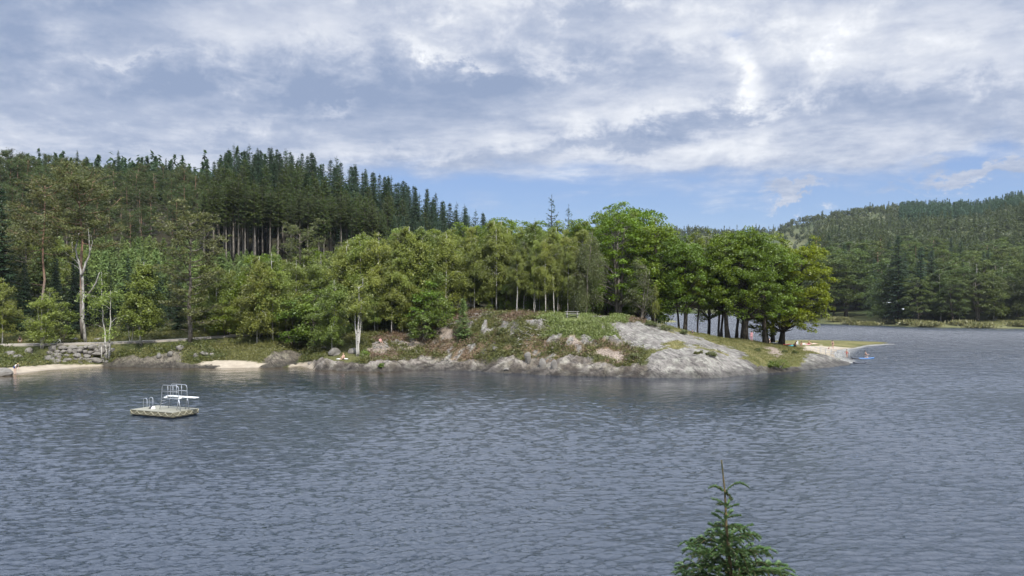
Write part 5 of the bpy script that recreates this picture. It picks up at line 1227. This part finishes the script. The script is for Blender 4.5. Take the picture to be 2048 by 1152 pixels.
# brushwood on the hill
def brush(px, py, n, L, lb, seed):
    r = np.random.default_rng(seed); p = hit(px, py); mb = MB()
    for k in range(n):
        a = r.uniform(0, 6.28); d = np.array([math.cos(a), math.sin(a) * .7, r.uniform(-.12, .5)]); c = np.array([*(r.normal(size=2) * L * .55), 0]); c[2] = gz(p[0] + c[0], p[1] + c[1]) - p[2] + r.uniform(.05, .35); l = L * r.uniform(.4, 1)
        P_ = np.stack([c - d * l / 2, c + r.normal(size=3) * .12, c + d * l / 2]); mb.tube(P_, [.045, .035, .012], 4, False)
    tag(mb.obj('brushwood', M['dead_wood'], None, loc=p), lb, 'brushwood')
brush(1052, 675, 34, 1.5, 'tangle of pale dead roots on the crest below the hilltop', 1); brush(762, 694, 40, 1.2, 'heap of cut brushwood above the pale shore rock', 2); brush(1085, 668, 14, 1.3, 'scattered dead branches in the heather right of the roots', 3)
brush(965, 634, 24, 1.4, 'grey brushwood at the forest edge above the hilltop heather', 4)

# ------------------------------------------------------------------ bicycle
def bicycle(loc, rz_, lb):
    o = link('bicycle', None, None, loc, rz_); tag(o, lb, 'bicycle')
    for x in (-.52, .52):
        a = np.linspace(0, 6.283, 25); wl = link('wheel', None, o, (x, 0, .34)); m = MB(); m.tube(np.stack([np.cos(a) * .32, 0 * a, np.sin(a) * .32], 1), .022, 6, False); m.obj('tyre', M['black_float'], wl, True)
        m = MB(); [m.tube([(0, 0, 0), (math.cos(q) * .31, 0, math.sin(q) * .31)], .004, 3, False) for q in np.linspace(0, 6.28, 13)[:-1]]; m.obj('spokes', M['steel'], wl)
    m = MB()
    for a, b in (((-.52, 0, .34), (-.1, 0, .30)), ((-.52, 0, .34), (-.2, 0, .80)), ((-.1, 0, .30), (-.24, 0, .92)), ((-.1, 0, .30), (.36, 0, .78)), ((-.2, 0, .80), (.34, 0, .86)), ((.52, 0, .34), (.33, 0, .98))): m.tube([a, b], .02, 6)
    m.obj('frame', M['white_paint'], o, True)
    m = MB(); m.tube([(.34, -.27, 1.0), (.40, -.2, 1.02), (.33, 0, .98), (.40, .2, 1.02), (.34, .27, 1.0)], .014, 6); m.obj('handlebar', M['steel'], o, True)
    m = MB(); m.ball((-.26, 0, .95), (.13, .07, .04)); m.obj('saddle', M['dark_cloth'], o, True)
bicycle(hit(114, 691.5) + [0, 0, .03], .15, 'bicycle standing on the path behind the boulder wall')

# ------------------------------------------------------------------ people
def mskin(name, hexc): M[name] = mat_plain(name, hexc, .6, 0, .05, 5)
mskin('skin_light', (.52, .34, .26)); mskin('skin_tan', (.38, .23, .16)); mskin('hair_dark', (.02, .015, .012)); mskin('hair_brown', (.10, .06, .035)); mskin('hair_fair', (.35, .25, .13))
def skin_mesh(J, E, rad, root, levels=1):
    names = list(J); idx = {k: i for i, k in enumerate(names)}
    me = bpy.data.meshes.new('body_source'); me.from_pydata([tuple(J[k]) for k in names], [(idx[a], idx[b]) for a, b in E], []); o = bpy.data.objects.new('body_source', me); COL.objects.link(o)
    o.modifiers.new('skin', 'SKIN').use_smooth_shade = True; sv = me.skin_vertices[0].data if me.skin_vertices else None
    if sv is None:
        bpy.context.view_layer.objects.active = o; bpy.ops.mesh.customdata_skin_add(); sv = me.skin_vertices[0].data
    for i, k in enumerate(names): rr = rad[k]; sv[i].radius = (rr, rr) if np.isscalar(rr) else rr
    sv[idx[root]].use_root = True
    sb = o.modifiers.new('sub', 'SUBSURF'); sb.levels = levels; sb.render_levels = levels
    bpy.context.view_layer.update(); dg = bpy.context.evaluated_depsgraph_get(); ev = o.evaluated_get(dg).to_mesh()
    n = len(ev.vertices); Vv = np.zeros(n * 3); ev.vertices.foreach_get('co', Vv); f4 = [list(p_.vertices) for p_ in ev.polygons]
    o.evaluated_get(dg).to_mesh_clear(); bpy.data.objects.remove(o); bpy.data.meshes.remove(me)
    return Vv.reshape(-1, 3), [f for f in f4 if len(f) == 4], [f for f in f4 if len(f) == 3]
def pose(kind):
    J = dict(pelvis=(0, 0, .93), waist=(0, 0, 1.08), chest=(0, .0, 1.28), neck=(0, 0, 1.45), jaw=(0, -.015, 1.53), head=(0, 0, 1.64))
    for s, n in ((-1, 'l'), (1, 'r')):
        J.update({'sh' + n: (s * .17, 0, 1.40), 'el' + n: (s * .23, .02, 1.13), 'wr' + n: (s * .24, -.06, .89), 'pa' + n: (s * .24, -.08, .81), 'hip' + n: (s * .09, 0, .90), 'kn' + n: (s * .10, -.03, .50), 'an' + n: (s * .10, .02, .08), 'toe' + n: (s * .11, -.15, .035)})
    J = {k: np.array(v, float) for k, v in J.items()}
    up = [k for k in J if k[:3] not in ('hip', 'toe') and k[:2] not in ('kn', 'an') and k != 'pelvis']
    def tilt(a, about='pelvis', keys=up):
        c = J[about].copy(); ca, sa = math.cos(a), math.sin(a)
        for k in keys: d = J[k] - c; J[k] = c + [d[0], d[1] * ca - d[2] * sa, d[1] * sa + d[2] * ca]
    if kind == 'stand': pass
    if kind == 'look_down': tilt(.12); J['head'] += [0, -.06, -.03]; J['ell'] += [.02, -.06, 0]; J['wrl'] = np.array([-.10, -.26, 1.12]); J['pal'] = np.array([-.03, -.30, 1.15]); J['anr'] += [0, .15, 0]; J['toer'] += [0, .15, 0]
    if kind == 'bend':
        tilt(1.05)
        for n, s in (('l', -1), ('r', 1)): J['el' + n] = J['sh' + n] + [0, -.05, -.28]; J['wr' + n] = J['sh' + n] + [0, -.10, -.52]; J['pa' + n] = J['wr' + n] + [0, -.02, -.08]
    if kind == 'wade': J['anl'] += [0, -.18, .02]; J['toel'] += [0, -.18, .02]; J['wrl'] = np.array([-.36, -.12, 1.02]); J['pal'] = np.array([-.40, -.15, .97]); J['ell'] += [-.07, 0, .02]; J['wrr'] = np.array([.36, -.05, 1.0]); J['par'] = np.array([.41, -.06, .96])
    if kind in ('sit', 'sit_back', 'kneel', 'crouch'):
        dz = {'sit': -.82, 'sit_back': -.82, 'kneel': -.60, 'crouch': -.60}[kind]
        for k in J: J[k] = J[k] + [0, 0, dz]
        hz_ = J['hipl'][2]
        for n, s in (('l', -1), ('r', 1)):
            if kind in ('sit', 'sit_back'): J['kn' + n] = np.array([s * .13, -.36, hz_ + .32]); J['an' + n] = np.array([s * .12, -.60, .06]); J['toe' + n] = np.array([s * .13, -.78, .04])
            if kind == 'kneel': J['kn' + n] = np.array([s * .13, -.38, .06]); J['an' + n] = np.array([s * .12, .06, .07]); J['toe' + n] = np.array([s * .12, .20, .04])
            if kind == 'crouch': J['kn' + n] = np.array([s * .15, -.36, .48]); J['an' + n] = np.array([s * .12, -.08, .07]); J['toe' + n] = np.array([s * .13, -.25, .04])
            if kind == 'sit': J['el' + n] = J['sh' + n] + [s * .03, -.16, -.22]; J['wr' + n] = np.array([s * .08, -.40, hz_ + .30]); J['pa' + n] = J['wr' + n] + [-s * .03, -.07, 0]
            if kind == 'kneel': J['el' + n] = J['sh' + n] + [s * .05, -.15, -.20]; J['wr' + n] = J['sh' + n] + [s * .02 + .0, -.38, -.22 - .12 * (s > 0)]; J['pa' + n] = J['wr' + n] + [0, -.07, .0]
        if kind == 'sit': tilt(.22, keys=[k for k in up if k[:2] not in ('wr', 'pa')])
        if kind == 'crouch': tilt(.5, keys=up)
        if kind == 'sit_back':
            tilt(-.30)
            for n, s in (('l', -1), ('r', 1)): J['el' + n] = J['sh' + n] + [s * .05, .12, -.26]; J['wr' + n] = J['sh' + n] + [s * .06, .20, -.48]; J['pa' + n] = J['wr' + n] + [0, .06, -.04]
    if kind == 'lie':
        for k in J: J[k] = np.array([J[k][0], J[k][2] - .9, .12 - J[k][1] * .6])
        for n in 'lr': J['an' + n][2] = .07; J['toe' + n] = J['an' + n] + [0, -.06, .12]; J['wr' + n][2] = .06; J['pa' + n][2] = .05; J['el' + n][2] = .08
    return J
RAD = dict(pelvis=.125, waist=.105, chest=.125, neck=.055, jaw=.068, head=.095, sh=.062, el=.042, wr=.028, pa=.034, hip=.085, kn=.055, an=.036, toe=.034)
def person(loc, kind, rz_, hgt, skin, hair, clothes, label, hairlen=.0, z=0):
    J = pose(kind); s = hgt / 1.74; J = {k: v * s for k, v in J.items()}; R_ = {k: RAD.get(k, RAD.get(k[:-1], .05)) * s for k in J}
    E = [('pelvis', 'waist'), ('waist', 'chest'), ('chest', 'neck'), ('neck', 'jaw'), ('jaw', 'head')]
    for n in 'lr': E += [('chest', 'sh' + n), ('sh' + n, 'el' + n), ('el' + n, 'wr' + n), ('wr' + n, 'pa' + n), ('pelvis', 'hip' + n), ('hip' + n, 'kn' + n), ('kn' + n, 'an' + n), ('an' + n, 'toe' + n)]
    V_, f4, f3 = skin_mesh(J, E, R_, 'pelvis'); mb = MB(); mb.add(V_, f4 or None, f3 or None)
    hc_ = J['head']; fwd = np.array([0, -1, 0.]) if kind != 'lie' else np.array([0, 0, 1.]); up_ = J['head'] - J['neck']; up_ /= np.linalg.norm(up_); fwd = fwd - up_ * (fwd @ up_); fwd /= np.linalg.norm(fwd); sd = np.cross(up_, fwd)
    mb.tube([hc_ + fwd * .055 * s + up_ * .0, hc_ + fwd * .095 * s - up_ * .03 * s], [.008 * s, .014 * s], 5)
    for q in (-1, 1): mb.ball(hc_ + sd * q * .092 * s - up_ * .012 * s, (.012 * s, .018 * s, .028 * s), 6, 4)
    for n, sg in (('l', -1), ('r', 1)):
        d = J['pa' + n] - J['wr' + n]; d /= np.linalg.norm(d); sde = np.cross(d, [0, 1, 0.]) if abs(d[1]) < .8 else np.array([1., 0, 0]); sde /= np.linalg.norm(sde); crl = np.cross(d, sde)
        for k, (o_, L_) in enumerate(((-.030, .065), (-.010, .078), (.010, .072), (.028, .055))):
            b_ = J['pa' + n] + sde * o_ * s + d * .015 * s; mb.tube([b_, b_ + d * L_ * .55 * s, b_ + d * L_ * .85 * s - crl * .02 * s, b_ + d * L_ * .9 * s - crl * .04 * s], np.array([.0095, .009, .008, .006]) * s, 5)
        b_ = J['wr' + n] + d * .03 * s; mb.tube([b_, b_ - sde * .045 * s + d * .02 * s, b_ - sde * .05 * s + d * .055 * s], np.array([.011, .010, .008]) * s, 5)
    root = link('person', None, None, loc, rz_); root.location[2] += z; tag(root, label, 'person')
    mb.obj('body', M[skin], root, True)
    m = MB(); m.ball(hc_ + up_ * .022 * s - fwd * .018 * s, (.106 * s, .108 * s, .10 * s), 10, 7); Vh = m.V[0]; dd = (Vh - hc_) @ fwd; low_ = (Vh - hc_) @ up_; Vh -= fwd[None] * np.where((low_ < .045 * s) & (dd > .03 * s), (dd - .03 * s), 0)[:, None]
    if hairlen: m.tube([hc_ - fwd * .07 * s, hc_ - fwd * .10 * s - up_ * .12 * s, hc_ - fwd * .10 * s - up_ * hairlen * s], np.array([.07, .06, .03]) * s, 7)
    m.obj('hair', M[hair], root, True)
    for nm, keys, mat_, grow in clothes:
        kk = [k for k in J if any(k == q or k[:-1] == q for q in keys)]; EE = [e for e in E if e[0] in kk and e[1] in kk]
        JJ = {k: J[k].copy() for k in kk}
        if nm in ('shorts', 'trousers') and 'kn' in keys and nm == 'shorts':
            for n in 'lr': JJ['kn' + n] = J['hip' + n] + (J['kn' + n] - J['hip' + n]) * .62
        if nm in ('tshirt',):
            for n in 'lr': JJ['el' + n] = J['sh' + n] + (J['el' + n] - J['sh' + n]) * .55
        rt = kk[0]; v_, a4, a3 = skin_mesh(JJ, EE, {k: R_[k] * grow + .004 for k in kk}, rt); m = MB(); m.add(v_, a4 or None, a3 or None); m.obj(nm, M[mat_], root, True)
    return root
SW = lambda m_: [('swimsuit', ('pelvis', 'waist', 'chest', 'hip'), m_, 1.30)]
TR_ = lambda m_: [('shorts', ('pelvis', 'hip', 'kn'), m_, 1.24)]
TSH = lambda m_: [('tshirt', ('pelvis', 'waist', 'chest', 'sh', 'el'), m_, 1.24)]
PP = [(30, 748, 'bend', 1.1, 1.72, 'skin_light', 'hair_fair', TSH('white_cloth') + TR_('blue_cloth'), 'person in white shirt and blue shorts bending over on the left beach', 0),
      (13, 748, 'sit', .4, 1.5, 'skin_light', 'hair_dark', TSH('dark_cloth'), 'dark haired person sitting low between the towel and the dark rock', .1),
      (40, 686, 'crouch', .5, 1.7, 'skin_light', 'hair_brown', TSH('dark_cloth') + TR_('white_cloth'), 'person in a dark top and white shorts crouching beyond the path', 0),
      (688, 719, 'sit', -.5, 1.72, 'skin_light', 'hair_fair', SW('dark_cloth'), 'sunbather in black swimwear sitting on the shore rock left of the white birches', 0),
      (760, 687, 'sit', .6, 1.7, 'skin_light', 'hair_brown', TSH('pink_cloth') + TR_('dark_cloth'), 'person in a faded pink top sitting above the heap of brushwood', 0),
      (1385, 668, 'sit', 3.0, 1.2, 'skin_tan', 'hair_dark', TSH('dark_cloth'), 'small dark figure sitting at the lawn edge behind the thin trunk', 0),
      (1424, 669.5, 'sit', 3.0, 1.7, 'skin_tan', 'hair_dark', TSH('dark_cloth') + TR_('dark_cloth'), 'left one of two dark figures seated by the water behind the lawn', .2),
      (1431.5, 670, 'sit', 2.8, 1.65, 'skin_tan', 'hair_dark', TSH('dark_cloth') + TR_('blue_cloth'), 'right one of two dark figures seated by the water behind the lawn', 0),
      (1446, 671, 'sit', 2.2, 1.7, 'skin_light', 'hair_dark', TSH('white_cloth') + TR_('dark_cloth'), 'dark haired person in white beside the pair of thin trunks', 0),
      (1503, 683, 'stand', 2.9, 1.68, 'skin_light', 'hair_brown', TSH('pink_cloth') + [('trousers', ('pelvis', 'hip', 'kn', 'an'), 'pink_cloth', 1.12)], 'woman in pale pink standing on the lawn right of the widest trunk', .15),
      (1518, 680, 'sit', 1.5, 1.6, 'skin_light', 'hair_dark', TSH('white_cloth'), 'dark haired person in a white top sitting near the water behind the lawn', 0),
      (1530, 683.5, 'sit', .3, 1.65, 'skin_tan', 'hair_brown', TSH('yellow_cloth') + TR_('dark_cloth'), 'person in a yellow top at the left of the seated row', 0),
      (1535, 684, 'sit', -.2, 1.6, 'skin_light', 'hair_fair', TSH('pink_cloth'), 'person in pink in the middle of the seated row', 0),
      (1539, 684.5, 'sit', 2.8, 1.8, 'skin_light', 'hair_dark', TSH('dark_cloth') + TR_('dark_cloth'), 'person all in black in the seated row', 0),
      (1544, 685.5, 'sit_back', -1.0, 1.6, 'skin_light', 'hair_dark', TR_('dark_cloth'), 'person with bare legs stretched out next to the white towel', 0),
      (1589, 693, 'crouch', 1.0, 1.65, 'skin_tan', 'hair_dark', TSH('darkred_cloth') + TR_('dark_cloth'), 'person in dark red bending down beside the striped chair', 0),
      (1603, 692, 'sit', -.6, 1.7, 'skin_tan', 'hair_dark', SW('dark_cloth'), 'woman in a black swimsuit sitting above the handrail', .25),
      (1617, 689, 'sit', 1.0, 1.75, 'skin_tan', 'hair_brown', TR_('red_cloth'), 'shirtless man in red shorts sitting on the pink towel', 0),
      (1627, 688, 'lie', 1.2, 1.65, 'skin_light', 'hair_dark', SW('dark_cloth'), 'person lying on the beige towel', 0),
      (1610, 688, 'lie', 1.5, 1.7, 'skin_light', 'hair_fair', SW('grey_cloth'), 'person lying on the white towel behind the seated woman', 0),
      (1665.5, 698.5, 'look_down', -.9, 1.74, 'skin_light', 'hair_dark', SW('dark_cloth'), 'dark haired woman in black swimsuit standing on the beach', .12),
      (1657, 698.5, 'crouch', 1.2, .95, 'skin_tan', 'hair_fair', TR_('red_cloth'), 'small child playing in the sand beside the standing woman', 0)]
for px, py, kd, rz_, hg, sk_, hr_, cl, lb, hl in PP: person(hit(px, py), kd, rz_, hg, sk_, hr_, cl, lb, hl)
Yc = CH * F / (714.5 - HY); person(((1693.5 - CX) / F * Yc, Yc, -.25), 'wade', -.6, 1.55, 'skin_tan', 'hair_brown', SW('red_cloth'), 'child in a red swimsuit wading in the shallow water right of the handrails', 0)
Yc = CH * F / (717.5 - HY); kp = np.array([(1731 - CX) / F * Yc, Yc, .13]); person(kp, 'kneel', 1.45, 1.75, 'skin_light', 'hair_dark', TR_('grey_cloth') + [('life_vest', ('waist', 'chest'), 'dark_cloth', 1.5)], 'paddler in a dark vest kneeling on the blue board', 0)
o = link('paddle', None, None, kp + [-.38, -.25, 0]); tag(o, 'thin dark paddle held upright by the kneeling paddler', 'paddle')
mb = MB(); mb.tube([(0, -.1, -.1), (-.05, 0, 1.0)], .014, 6); mb.obj('shaft', M['dark_cloth'], o); mb = MB(); mb.box((.01, -.12, -.22), (.17, .02, .36)); mb.obj('blade', M['dark_board'], o)
# ------------------------------------------------------------------ gulls
def gull(px, py, Y, lb, rz_):
    p = at(px, py, Y); o = link('seagull', None, None, p, rz_); tag(o, lb, 'gull'); mb = MB()
    mb.tube([(-.26, 0, .02), (-.15, 0, 0), (0, 0, -.01), (.14, 0, .02), (.20, 0, .05), (.27, 0, .045), (.31, 0, .03)], [.015, .06, .085, .065, .045, .04, .008], 8)
    for s in (-1, 1):
        w_ = np.array([[.08, s * .05, .02], [.12, s * .30, .17], [.04, s * .60, .12], [-.04, s * .62, .11], [-.02, s * .30, .15], [-.10, s * .05, .02]]); w2 = w_ - [0, 0, .018]
        mb.add(np.vstack([w_, w2]), [[0, 1, 4, 5], [1, 2, 3, 4], [6, 11, 10, 7], [7, 10, 9, 8], [0, 6, 7, 1], [1, 7, 8, 2], [2, 8, 9, 3], [3, 9, 10, 4], [4, 10, 11, 5]])
    mb.obj('body', M['white_paint'], o)
    mb = MB(); mb.tube([(.30, 0, .035), (.35, 0, .02)], [.01, .003], 5); mb.obj('beak', M['yellow_cloth'], o)
gull(1778.5, 605.5, 190, 'white gull flying higher in front of the far spruce', .6); gull(1806.5, 618.5, 185, 'white gull flying lower and further right over the far reeds', 2.2)

# ------------------------------------------------------------------ the air between here and the far ridge
def haze_box():
    m = bpy.data.materials.new('haze_air'); m.use_nodes = True; t = NT(m.node_tree)
    v_ = t.n('ShaderNodeVolumePrincipled', inp={'Color': (.80, .88, 1.0, 1), 'Density': .00005, 'Anisotropy': .2}); t.n('ShaderNodeOutputMaterial', inp={1: v_.outputs[0]})
    mb = MB(); mb.box((350, 1275, 95), (4700, 2720, 205)); o = mb.obj('haze', m); tag(o, 'thin blue haze over the lake and hills', None, None, 'stuff')
haze_box()
